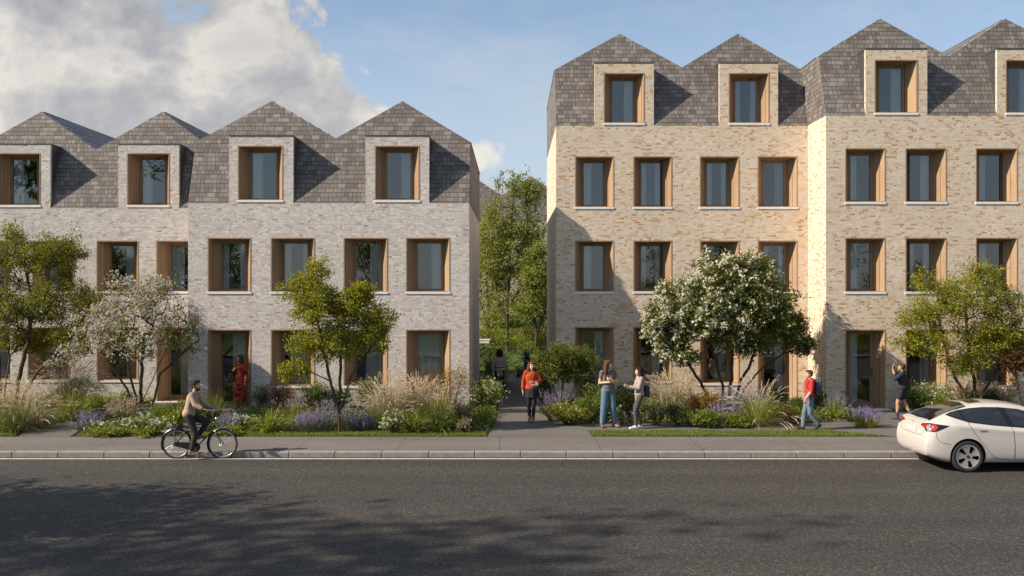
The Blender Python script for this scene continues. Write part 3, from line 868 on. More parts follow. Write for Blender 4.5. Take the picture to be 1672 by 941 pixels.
def leaves(P, D, N, ln, wd, fold=0.25):
    """diamond leaves: base points P, axis D, face normal N; each is four points, two of them lifted so the blade is folded"""
    n = len(P)
    D = unit(D)
    S = unit(np.cross(D, N))
    N = np.cross(S, D)
    ln = np.broadcast_to(np.asarray(ln, float), (n,))[:, None]
    wd = np.broadcast_to(np.asarray(wd, float), (n,))[:, None]
    a = P
    b = P + D * ln * 0.45 + S * wd * 0.5 + N * wd * fold
    c = P + D * ln - N * ln * 0.12
    d = P + D * ln * 0.45 - S * wd * 0.5 + N * wd * fold
    V = np.stack([a, b, c, d], 1).reshape(-1, 3)
    i = np.arange(n)[:, None] * 4
    F = np.concatenate([np.hstack([i, i + 1, i + 2]), np.hstack([i, i + 2, i + 3])])
    return V, F

def strips(P, D, ln, wd, droop, seg=4, rng=None, curl=0.0):
    """arching blades: base P, first direction D, pulled down by droop along the way"""
    n = len(P)
    D = unit(D)
    ln = np.broadcast_to(np.asarray(ln, float), (n,))[:, None]
    wd = np.broadcast_to(np.asarray(wd, float), (n,))[:, None]
    droop = np.broadcast_to(np.asarray(droop, float), (n,))[:, None]
    side = unit(np.cross(D, np.array([[0, 0, 1.0]])) + 1e-6)
    if rng is not None:
        side = unit(side + rng.normal(0, 0.5, (n, 3)))
    cols, p, d = [], P.copy(), D.copy()
    for k in range(seg + 1):
        t = k / seg
        w_ = wd * (1 - t ** 1.6) * (0.55 + 0.45 * min(1, t * 3)) * 0.5
        if k == seg:
            cols.append(p[:, None, :])
        else:
            cols.append(np.stack([p - side * w_, p + side * w_], 1))
        d = unit(d + np.array([[0, 0, -1.0]]) * droop / seg * (0.4 + 1.4 * t))
        p = p + d * ln / seg
    V = np.concatenate(cols, 1)
    m = V.shape[1]
    V = V.reshape(-1, 3)
    i = np.arange(n)[:, None] * m
    F = []
    for k in range(seg - 1):
        a = i + 2 * k
        F += [np.hstack([a, a + 1, a + 3]), np.hstack([a, a + 3, a + 2])]
    a = i + 2 * (seg - 1)
    F.append(np.hstack([a, a + 1, a + 2]))
    tip = V.reshape(n, m, 3)[:, -1, :]
    pre = V.reshape(n, m, 3)[:, -2, :]
    return V, np.concatenate(F), tip, unit(tip - pre)

def join(parts):
    Vs, Fs, b = [], [], 0
    for V, F in parts:
        Vs.append(V); Fs.append(F + b); b += len(V)
    return np.concatenate(Vs), np.concatenate(Fs)

def rdir(rng, n, up=0.0):
    v = rng.normal(0, 1, (n, 3))
    v = unit(v)
    v[:, 2] += up
    return unit(v)

# ------------------------------------------------------------------ trees
def tree(name, x, y, label, stems, blobs, n_twig, n_leaf, leaf, lsize, bark, rng_seed, tip_r=0.006, spread=0.16, cat='tree', flower=None, pw=0.43, step=0.16, group=None, leaf_up=0.5, clump=1.0, lw=0.5, rmax=9.0):
    """stems: polylines from the ground; blobs: (cx, cy, cz, rx, ry, rz, weight) crown lobes, all relative to the foot of the tree"""
    rng = np.random.default_rng(rng_seed)
    root = empty(name, (x, y, 0.0), label, cat, group)
    pos, par = [], []
    for st in stems:
        prev = -1
        pts = [Vector(p) for p in st]
        for a, b in zip(pts, pts[1:]):
            k = max(1, int((b - a).length / step))
            for i in range(k):
                p = a.lerp(b, i / k)
                if prev != -1 or not pos or i > 0:
                    p = p + Vector(rng.normal(0, 0.012, 3)) * (1 if prev != -1 else 0)
                pos.append(np.array(p)); par.append(prev); prev = len(pos) - 1
        pos.append(np.array(pts[-1])); par.append(prev)
    nstem = len(pos)
    # crown targets, thinned by a noise-like cell mask so that gaps stay open
    wts = np.array([b[6] if len(b) > 6 else b[3] * b[4] * b[5] for b in blobs], float)
    wts /= wts.sum()
    T = []
    for b, c in zip(blobs, rng.multinomial(n_twig, wts)):
        u = rdir(rng, c)
        r = rng.random(c) ** (1 / 2.2)
        T.append(np.array(b[:3]) + u * r[:, None] * np.array(b[3:6]))
    T = np.concatenate(T)
    S = np.array(pos)
    d0 = np.min(np.linalg.norm(T[:, None, :] - S[None, :, :], axis=2), axis=1)
    T = T[np.argsort(d0)]
    tips = []
    P = np.zeros((20000, 3)); P[:nstem] = S
    n = nstem
    for t in T:
        dv = t[None, :] - P[:n]
        dist = np.linalg.norm(dv, axis=1)
        cost = dist + np.maximum(0, P[:n, 2] - t[2] + 0.05) * 1.1 + 0.12 * np.linalg.norm(P[:n, :2], axis=1) * 0
        j = int(np.argmin(cost))
        L_ = dist[j]
        if L_ < 0.05:
            tips.append((j, t)); continue
        k = max(2, int(L_ / step))
        # leave upwards first, then bend out to the target
        a = P[j]
        mid = (a + t) / 2 + np.array([0, 0, -0.10 * L_]) + rng.normal(0, 0.07 * L_, 3)
        prev = j
        for i in range(1, k + 1):
            s = i / k
            q = a * (1 - s) ** 2 + 2 * mid * s * (1 - s) + t * s * s
            P[n] = q; pos.append(q); par.append(prev); prev = n; n += 1
        tips.append((prev, t))
    par = np.array(par)
    cnt = np.zeros(n)
    for j, _ in tips: cnt[j] += 1
    for i in range(n - 1, -1, -1):
        if par[i] >= 0 and par[i] < i: cnt[par[i]] += cnt[i]
    # stems were appended in order, parents always before children
    rad = np.minimum(tip_r * np.maximum(cnt, 1) ** pw, rmax)
    kids = [[] for _ in range(n)]
    for i in range(n):
        if par[i] >= 0: kids[par[i]].append(i)
    mb = MB()
    starts = [i for i in range(n) if par[i] < 0]
    stack = [(None, i) for i in starts]
    while stack:
        pr, i = stack.pop()
        chain = [i] if pr is None else [pr, i]
        while kids[chain[-1]]:
            ks = sorted(kids[chain[-1]], key=lambda q: -rad[q])
            for q in ks[1:]:
                stack.append((chain[-1], q))
            chain.append(ks[0])
        if len(chain) < 2: continue
        rr = [rad[q] for q in chain]
        if pr is not None: rr[0] = min(rad[pr], rad[chain[1]] * 1.15)
        if pr is None: rr[0] *= 1.35
        big = max(rr)
        mb.tube([P[q] for q in chain], rr, seg=9 if big > 0.03 else (6 if big > 0.012 else 4), caps=False)
    mb.build('trunk', bark, root, origin=(0, 0, 0), uvbox=False)
    # foliage: little sprays round each twig end
    tp = np.array([t for _, t in tips]); pj = np.array([P[par[j]] if par[j] >= 0 else P[j] for j, _ in tips])
    cen = tp.mean(0)
    per = max(1, n_leaf // len(tp))
    sz = rng.lognormal(0, 0.45, len(tp))
    k = np.maximum(2, (per * sz).astype(int))
    idx = np.repeat(np.arange(len(tp)), k)
    tw = unit(tp - pj + rng.normal(0, 0.05, tp.shape))
    along = rng.uniform(-1.2, 0.9, len(idx))[:, None]
    B = tp[idx] + tw[idx] * along * spread * 1.3 + rng.normal(0, spread * 0.5, (len(idx), 3)) * np.array([1, 1, 0.75]) * clump
    out = unit(B - (tp[idx] - tw[idx] * spread) + 1e-6)
    D = unit(out * 0.9 + tw[idx] * 0.5 + rng.normal(0, 0.55, out.shape) + np.array([0, 0, -0.15]))
    N = unit(rng.normal(0, 0.75, out.shape) + np.array([-0.25, -0.25, leaf_up + 0.35]))
    ls = lsize * rng.uniform(0.65, 1.3, len(idx))
    V, F = leaves(B, D, N, ls, ls * lw)
    np_mesh('crown', V, F, leaf, root)
    if flower:
        fmat, nf, fs, sel = flower
        sd = np.array(SUN_DIR)
        pr_ = sel(tp - cen, rng)
        pr_ = np.maximum(pr_, 0) + 1e-6
        fi = rng.choice(len(tp), nf, p=pr_ / pr_.sum())
        # flat-ish heads of several petals each
        hc = tp[fi] + tw[fi] * rng.uniform(-0.5, 0.8, (nf, 1)) * spread + unit(tp[fi] - cen) * 0.08 + rng.normal(0, spread * 0.5, (nf, 3))
        K = 6
        C = np.repeat(hc, K, 0)
        dd = rdir(rng, len(C), 0.35)
        V, F = leaves(C, dd, rdir(rng, len(C), 0.8), fs * rng.uniform(0.6, 1.25, len(C)), fs * 0.75, 0.15)
        np_mesh('blossom', V, F, fmat, root)
    return root

# ------------------------------------------------------------------ garden plants (w, h in metres)
def base_disc(rng, n, r):
    a = rng.uniform(0, 2 * np.pi, n); q = np.sqrt(rng.random(n)) * r
    return np.stack([q * np.cos(a), q * np.sin(a), np.zeros(n)], 1)

def fan(rng, n, tilt):
    a = rng.uniform(0, 2 * np.pi, n)
    t = np.abs(rng.normal(0, tilt, n))
    return np.stack([np.sin(t) * np.cos(a), np.sin(t) * np.sin(a), np.cos(t)], 1)

def feather_grass(root, rng, w, h, mats, n=620, np_=230, tilt=0.50):
    bl, pl = mats
    P = base_disc(rng, n, w * 0.14)
    V, F, _, _ = strips(P, fan(rng, n, tilt * 1.25) + P * 1.6 / max(w, .1), np.hypot(h, w * .25) * rng.uniform(0.55, 1.0, n), 0.013, rng.uniform(0.8, 1.9, n), 6, rng)
    np_mesh('foliage', V, F, bl, root)
    P = base_disc(rng, np_, w * 0.13)
    D = fan(rng, np_, tilt) + P * 1.8 / max(w, .1)
    V, F, tip, td = strips(P, D, np.hypot(h, w * .2) * rng.uniform(0.68, 1.05, np_), 0.008, rng.uniform(0.55, 1.35, np_), 6, rng)
    parts = [(V, F)]
    # plume: bristles along the last stretch of each stem, nodding
    K = 24
    t = np.tile(np.linspace(0, 1, K), np_)
    ti = np.repeat(np.arange(np_), K)
    Lp = (h * rng.uniform(0.20, 0.34, np_))[ti][:, None]
    ax = unit(td[ti] + np.array([0, 0, -0.45]) * t[:, None])
    Pb = tip[ti] + ax * Lp * (t[:, None] - 0.55)
    Db = unit(ax * 2.4 + rng.normal(0, 0.38, Pb.shape))
    ln = 0.050 * (0.45 + np.sin(np.pi * np.clip(t, 0.05, 0.95))) * rng.uniform(0.7, 1.3, len(t))
    V2, F2 = leaves(Pb, Db, rdir(rng, len(Pb)), ln, 0.014, 0.1)
    V, F = join(parts + [(V2, F2)])
    np_mesh('plume', V, F, pl, root)

def strap_clump(root, rng, w, h, mat, n=150, wd=0.03, tilt=0.65, flower=None, nf=14):
    P = base_disc(rng, n, w * 0.14)
    V, F, _, _ = strips(P, fan(rng, n, tilt) + P / max(w, .1), np.hypot(h, w * 0.35) * rng.uniform(0.65, 1.1, n), wd * rng.uniform(0.6, 1.2, n), rng.uniform(0.9, 2.0, n), 5, rng)
    np_mesh('foliage', V, F, mat, root)
    if flower is not None:
        spikes(root, rng, w, h * 1.15, flower, nf, 0.5)

def spikes(root, rng, w, h, fmat, n, tilt=0.35, K=20, frac=0.42, sz=0.028):
    P = base_disc(rng, n, w * 0.32)
    V, F, tip, td = strips(P, fan(rng, n, tilt) + P * 0.8 / max(w, .1), h * rng.uniform(0.7, 1.1, n), 0.006, rng.uniform(0.0, 0.3, n), 4, rng)
    st = np_mesh('stem', V, F, L['blade'], root)
    t = np.tile(np.linspace(0, 1, K), n); ti = np.repeat(np.arange(n), K)
    Lp = (h * frac * rng.uniform(0.7, 1.1, n))[ti][:, None]
    Pb = tip[ti] - td[ti] * Lp * (1 - t[:, None])
    Pb += rng.normal(0, 0.009, Pb.shape)
    V, F = leaves(Pb, rdir(rng, len(Pb), 0.3), rdir(rng, len(Pb)), sz * (1.15 - 0.6 * t), sz * 0.8, 0.2)
    np_mesh('flower', V, F, fmat, root)

def lavender(root, rng, w, h, fmat, mat, n=75):
    m = 240
    P = base_disc(rng, m, w * 0.3)
    V, F, _, _ = strips(P, fan(rng, m, 0.5) + P * 0.8 / max(w, .1), h * rng.uniform(0.45, 0.8, m), 0.012, rng.uniform(0.1, 0.6, m), 4, rng)
    np_mesh('foliage', V, F, mat, root)
    spikes(root, rng, w, h, fmat, n, 0.33)

def shrub(root, rng, w, h, mat, ls=0.05, n=2200, flower=None, nf=60, fs=0.03, twig=True, ragged=0.25, shape=0.5):
    """a bush: twigs from the foot to lobes, leaves in sprays round the twig ends"""
    nt = 46
    lobes = max(4, int(5 + w * 3))
    a = rng.uniform(0, 2 * np.pi, lobes); q = np.sqrt(rng.random(lobes)) * w * 0.36
    LC = np.stack([q * np.cos(a), q * np.sin(a) * 0.8, h * (0.38 + 0.40 * rng.random(lobes) * (1 - (q / (w * 0.5)) ** 2 * 0.5))], 1)
    li = rng.integers(0, lobes, nt)
    T = LC[li] + rdir(rng, nt, 0.25) * (rng.random((nt, 1)) ** 0.6) * np.array([w * 0.20, w * 0.18, h * 0.30]) * (1 + ragged * rng.normal(0, 1, (nt, 1)))
    T[:, 2] = np.clip(T[:, 2], h * 0.10, h * 1.05)
    mb = MB()
    for t in T:
        f = np.array([t[0] * 0.15, t[1] * 0.15, 0.0])
        mid = (f + t) / 2 + np.array([0, 0, 0.12 * h]) * 0.5
        mb.tube([f, mid, t], [0.009, 0.006, 0.003], seg=4, caps=False)
    mb.build('stem', BARK, root, origin=(0, 0, 0), uvbox=False)
    sz = rng.lognormal(0, 0.5, nt); sz /= sz.sum()
    ii = rng.choice(nt, n, p=sz)
    B = T[ii] + rng.normal(0, 1, (n, 3)) * np.array([w * 0.075, w * 0.075, h * 0.085])
    B[:, 2] = np.abs(B[:, 2]) + 0.005
    out = unit(B - np.array([0, 0, h * 0.3]))
    D = unit(out + rng.normal(0, 0.6, B.shape))
    N = unit(rng.normal(0, 0.7, B.shape) + np.array([-0.2, -0.2, 0.8]))
    s = ls * rng.uniform(0.6, 1.3, n)
    V, F = leaves(B, D, N, s, s * shape)
    np_mesh('foliage', V, F, mat, root)
    if flower is not None:
        fi = rng.choice(nt, nf, p=sz)
        up_ = rng.normal(0, 1, (nf, 3)) * np.array([w * 0.10, w * 0.10, h * 0.07])
        C = T[fi] + up_ + unit(T[fi] - np.array([0, 0, h * 0.25])) * 0.05
        C[:, 2] = np.maximum(C[:, 2], h * 0.25)
        K = 5
        C2 = np.repeat(C, K, 0) + rng.normal(0, fs * 0.25, (nf * K, 3))
        V, F = leaves(C2, rdir(rng, len(C2), 0.4), rdir(rng, len(C2), 0.8), fs * rng.uniform(0.6, 1.2, len(C2)), fs * 0.8, 0.15)
        np_mesh('flower', V, F, flower, root)

def plant(kind, px, py, wpx, hpx, label, seed):
    d = gd(py)
    d = min(d, 29.45 if (300 < px < 775 or px > 1345) else (31.2 if px < 300 or px > 905 else 99))
    w_, h_ = wpx * d / F_PX * 1.12, hpx * d / F_PX * 1.12
    rng = np.random.default_rng(seed)
    NM = {'feather': ('ornamental_grass', 'grass plant'), 'grey': ('ornamental_grass', 'grass plant'), 'tuft': ('grass_tuft', 'grass plant'), 'darktuft': ('grass_tuft', 'grass plant'),
          'strap': ('strap_leaved_plant', 'plant'), 'darkstrap': ('strap_leaved_plant', 'plant'), 'iris': ('iris_plant', 'flowering plant'), 'lav': ('lavender_plant', 'lavender'),
          'catmint': ('catmint_plant', 'flowering plant'), 'plumed': ('ornamental_grass', 'grass plant')}
    nm, cat = NM.get(kind, ('shrub', 'shrub') if kind in ('green', 'dark', 'blue', 'bronze', 'gold', 'inky') else (('flowering_shrub', 'shrub') if kind in ('whitebush', 'pinkbush', 'redbush', 'limebush') else ('low_plant', 'plant')))
    if kind in ('daisy', 'pinkmound', 'seedmound'): nm, cat = 'flowering_plant', 'flowering plant'
    root = empty(nm, (gx(px, d), d, -0.006), label, cat, 'plants in the front garden beds')
    if kind == 'feather': feather_grass(root, rng, w_ * 1.15, h_ * 0.80, (L['strawgreen'], L['plume']))
    elif kind == 'grey': feather_grass(root, rng, w_, h_, (L['blade_dark'], L['plume_grey']), tilt=0.5)
    elif kind == 'plumed': feather_grass(root, rng, w_, h_, (L['blade'], L['plume']), np_=90, tilt=0.6)
    elif kind == 'tuft': strap_clump(root, rng, w_, h_, L['blade'], 420, 0.012, 0.6)
    elif kind == 'darktuft': strap_clump(root, rng, w_, h_, L['blade_dark'], 420, 0.012, 0.65)
    elif kind == 'strap': strap_clump(root, rng, w_, h_, L['blade'], 170, 0.034, 0.65)
    elif kind == 'darkstrap': strap_clump(root, rng, w_, h_, L['blade_dark'], 190, 0.034, 0.7)
    elif kind == 'iris': strap_clump(root, rng, w_, h_ * 0.85, L['blade'], 120, 0.028, 0.5, L['purple'], 22)
    elif kind == 'lav': lavender(root, rng, w_, h_, L['purple'], L['blue'])
    elif kind == 'catmint': lavender(root, rng, w_, h_, L['purple'], L['lime'], 95)
    elif kind == 'green': shrub(root, rng, w_, h_, L['green'], 0.055)
    elif kind == 'dark': shrub(root, rng, w_, h_, L['darkgreen'], 0.06)
    elif kind == 'blue': shrub(root, rng, w_, h_, L['blue'], 0.045)
    elif kind == 'bronze': shrub(root, rng, w_, h_, L['bronze'], 0.045)
    elif kind == 'gold': shrub(root, rng, w_, h_, L['gold'], 0.048, 2800)
    elif kind == 'inky': shrub(root, rng, w_, h_, L['inky'], 0.07, 1500)
    elif kind == 'lime': shrub(root, rng, w_, h_, L['lime'], 0.055, 1500, shape=0.7)
    elif kind == 'limebush': shrub(root, rng, w_, h_, L['lime'], 0.055, 1800, L['white'], 26, 0.05, shape=0.7)
    elif kind == 'whitebush': shrub(root, rng, w_, h_, L['green'], 0.05, 2200, L['white'], 120, 0.04)
    elif kind == 'daisy': shrub(root, rng, w_, h_, L['green'], 0.045, 1100, L['white'], 85, 0.042)
    elif kind == 'pinkmound': shrub(root, rng, w_, h_, L['green'], 0.04, 1100, L['pink'], 130, 0.03)
    elif kind == 'pinkbush': shrub(root, rng, w_, h_, L['darkgreen'], 0.045, 1500, L['pink'], 110, 0.034)
    elif kind == 'redbush': shrub(root, rng, w_, h_, L['darkgreen'], 0.045, 1500, L['crimson'], 110, 0.034)
    elif kind == 'seedmound':
        strap_clump(root, rng, w_, h_ * 0.8, L['blade'], 260, 0.010, 0.6)
        spikes(root, rng, w_, h_, L['pink'], 60, 0.5, 12, 0.16, 0.022)
    return root
# ------------------------------------------------------------------ the trees of the front gardens
def rel(px, py, d, x0, y0=None):      # a photo point at distance d, relative to a tree's foot
    return (gx(px, d) - x0, d - y0, gz(py, d))

def px_tree(name, fx, d, stems, blobs, **kw):
    """stems: lists of (px, py, depth offset); blobs: (px, py, depth offset, rx px, ry m, rz px, weight)"""
    x0 = gx(fx, d)
    def C(q): return (gx(q[0], d + q[2]) - x0, q[2], gz(q[1], d + q[2]))
    st = []
    for s in stems:
        pts = [C(q) for q in s]
        if pts[0][2] < 0.35: pts[0] = (pts[0][0], pts[0][1], -0.05)
        st.append(pts)
    bl = []
    for b in blobs:
        k = (d + b[2]) / F_PX
        c = C(b)
        bl.append((c[0], c[1], c[2], b[3] * k, b[4], b[5] * k) + ((b[6],) if len(b) > 6 else (b[3] * b[5],)))
    return tree(name, x0, d, kw.pop('label'), st, bl, **kw)

px_tree('deciduous_tree', 12, 29.0, label='large dark olive leafy tree at the far left above the feathery grass',
    stems=[[(2, 662, 0), (0, 600, 0.1), (-8, 540, 0.3), (-20, 470, 0.3)], [(22, 662, 0), (30, 620, -0.2), (46, 560, -0.3), (52, 500, -0.3), (40, 420, 0)], [(22, 662, 0), (60, 608, -0.4), (96, 575, -0.7), (120, 548, -0.6)], [(2, 662, 0), (16, 590, 0.4), (10, 520, 0.6)]],
    blobs=[(20, 420, 0, 46, 1.0, 42), (85, 420, -0.2, 44, 1.0, 40), (20, 500, -0.2, 62, 1.2, 46), (90, 490, -0.3, 56, 1.1, 40), (150, 492, -0.4, 30, 0.8, 30), (128, 545, -0.6, 42, 0.7, 26), (110, 400, 0, 24, .6, 26), (22, 385, 0, 14, .5, 30), (-40, 460, 0, 50, 1.2, 70), (40, 555, 0.3, 60, 0.8, 24)],
    n_twig=560, n_leaf=36000, leaf=L['olive'], lsize=0.07, bark=BARK, rng_seed=11, tip_r=0.0055, spread=0.175)

px_tree('blossom_tree', 225, 27.6, label='spreading multi-stemmed tree in pale blossom left of the cyclist',
    stems=[[(222, 690, 0), (218, 655, -0.1), (196, 618, -0.3), (172, 584, -0.5), (150, 560, -0.5)], [(224, 690, 0), (222, 650, 0.1), (212, 610, 0.2), (205, 560, 0.3)], [(227, 690, 0), (230, 650, 0), (232, 600, -0.1), (236, 545, -0.2)], [(228, 690, 0), (236, 650, 0.2), (252, 612, 0.3), (272, 570, 0.4)], [(240, 690, 0.3), (252, 652, 0.3), (262, 610, 0.1), (300, 575, 0), (325, 555, 0)]],
    blobs=[(172, 530, -0.2, 48, 0.9, 44), (232, 500, 0, 62, 1.0, 46), (285, 530, 0.1, 42, 0.9, 40), (215, 560, -0.4, 60, 0.8, 28), (190, 470, 0, 14, .4, 22), (262, 475, 0, 34, .6, 22), (120, 575, -0.3, 26, .5, 18), (318, 530, 0, 14, .4, 22), (90, 590, -0.4, 12, .3, 8), (308, 570, 0, 22, .4, 16)],
    n_twig=560, n_leaf=9500, leaf=L['olive'], lsize=0.06, bark=BARK, rng_seed=21, tip_r=0.0045, spread=0.13,
    flower=(L['blossom'], 2900, 0.042, lambda t, r: np.where(t[:, 0] > 0.7, 0.12, 1.0) + 0 * t[:, 0]))

px_tree('young_tree', 555, 25.05, label='slender young tree with yellow green leaves and a single forking trunk',
    stems=[[(555, 712, 0), (554, 690, 0), (554, 670, 0.0), (547, 650, 0), (539, 620, -0.1), (530, 580, -0.1), (520, 530, -0.2), (512, 480, -0.2)], [(555, 670, 0), (555, 640, 0.1), (556, 600, 0.2), (560, 540, 0.2), (555, 480, 0.1)], [(555, 668, 0), (566, 640, -0.1), (574, 612, 0.1), (592, 585, 0.1), (612, 560, 0.1)], [(539, 622, -0.1), (516, 612, -0.3), (490, 602, -0.4), (470, 594, -0.4)]],
    blobs=[(515, 500, -0.1, 40, .7, 44), (520, 445, 0, 22, .45, 24), (482, 470, 0, 32, .5, 22), (575, 500, 0.1, 42, .7, 34), (545, 560, 0, 46, .7, 34), (610, 545, 0, 32, .6, 34), (620, 520, 0, 24, .4, 26), (480, 603, -0.3, 26, .4, 12), (590, 480, 0, 24, .4, 20), (500, 560, -.2, 26, .5, 22)],
    n_twig=460, n_leaf=24000, leaf=L['yellowgreen'], lsize=0.068, bark=BARK, rng_seed=31, tip_r=0.0042, spread=0.145)

px_tree('small_tree', 918, 27.7, label='low umbrella-shaped green tree beside the path behind the woman in red-orange',
    stems=[[(914, 694, 0), (912, 660, 0), (900, 625, -0.1), (885, 598, -0.1)], [(916, 694, 0), (916, 655, 0.1), (920, 615, 0.1), (926, 585, 0.1)], [(918, 694, 0), (926, 655, 0), (942, 625, 0), (960, 598, 0)]],
    blobs=[(895, 590, -0.2, 34, .7, 18), (925, 580, 0, 38, .8, 20), (958, 592, 0, 28, .7, 20), (900, 612, -.3, 34, .6, 14), (940, 612, -.2, 30, .6, 14), (920, 600, .2, 40, .6, 20)],
    n_twig=300, n_leaf=12000, leaf=L['midgreen'], lsize=0.068, bark=BARK_PALE, rng_seed=41, tip_r=0.0035, spread=0.10)

px_tree('flowering_tree', 1188, 29.0, label='broad round-headed tree covered in white flower heads with several leaning stems',
    stems=[[(1172, 672, 0), (1150, 635, -0.2), (1128, 600, -0.4), (1105, 560, -0.5)], [(1180, 672, 0), (1180, 630, 0), (1172, 600, 0.1), (1160, 560, 0.2), (1150, 500, 0.3)], [(1190, 672, 0), (1194, 620, 0.1), (1196, 570, 0), (1200, 500, 0)], [(1196, 672, 0), (1206, 630, 0), (1222, 600, -0.2), (1240, 560, -0.2), (1255, 510, -0.2)], [(1200, 672, 0), (1214, 636, 0.1), (1240, 605, 0.2), (1275, 580, 0.3), (1300, 570, 0.3)]],
    blobs=[(1190, 458, 0, 70, 1.3, 42), (1120, 490, 0, 58, 1.2, 36), (1250, 490, 0, 52, 1.2, 42), (1090, 535, -.2, 44, 1.0, 36), (1175, 520, -.6, 80, 0.9, 42), (1270, 530, 0, 46, 1.0, 40), (1105, 575, -.3, 34, .7, 20), (1300, 555, .2, 26, .6, 24), (1220, 560, -.4, 50, .7, 24), (1068, 525, -.2, 16, .5, 24), (1225, 435, 0, 34, .7, 20), (1318, 555, .2, 12, .3, 14)],
    n_twig=680, n_leaf=36000, leaf=L['midgreen'], lsize=0.095, bark=BARK, rng_seed=51, tip_r=0.0050, spread=0.16,
    flower=(L['cream'], 2700, 0.07, lambda t, r: 0.15 + np.clip(-t[:, 0] * 0.55 + t[:, 2] * 0.6 - t[:, 1] * 0.7 + 0.3, 0, 3)))

px_tree('deciduous_tree', 1588, 28.6, label='airy yellow green tree right of the photographing person, in front of the buff building',
    stems=[[(1580, 676, 0), (1572, 640, 0), (1552, 600, -0.1), (1540, 555, -0.2), (1530, 510, -0.2)], [(1590, 676, 0), (1592, 630, 0.1), (1584, 590, 0.2), (1580, 540, 0.1), (1575, 490, 0)], [(1596, 676, 0), (1606, 640, 0), (1630, 600, 0), (1650, 560, 0)]],
    blobs=[(1540, 500, 0, 40, .9, 38), (1585, 480, 0, 46, .9, 40), (1500, 515, -.1, 32, .7, 26), (1520, 560, -.2, 36, .8, 24), (1610, 550, 0, 56, 1.0, 36), (1640, 500, 0, 40, .7, 34), (1510, 460, 0, 22, .5, 22), (1590, 440, 0, 14, .4, 14), (1618, 445, 0, 14, .4, 16), (1480, 560, 0, 26, .5, 12), (1580, 590, -.2, 40, .6, 20), (1660, 560, 0, 30, .7, 30)],
    n_twig=520, n_leaf=27000, leaf=L['yellowgreen'], lsize=0.068, bark=BARK, rng_seed=61, tip_r=0.0048, spread=0.165)

px_tree('small_tree', 1668, 28.2, label='russet brown-leaved small tree at the right edge behind the white car',
    stems=[[(1668, 680, 0), (1664, 640, 0), (1655, 600, 0)], [(1670, 680, 0), (1680, 630, 0), (1690, 590, 0)]],
    blobs=[(1655, 590, 0, 24, .5, 24), (1690, 580, 0, 30, .6, 34), (1665, 560, .2, 22, .5, 18)],
    n_twig=150, n_leaf=4200, leaf=L['bronze'], lsize=0.075, bark=BARK, rng_seed=71, tip_r=0.004, spread=0.12)

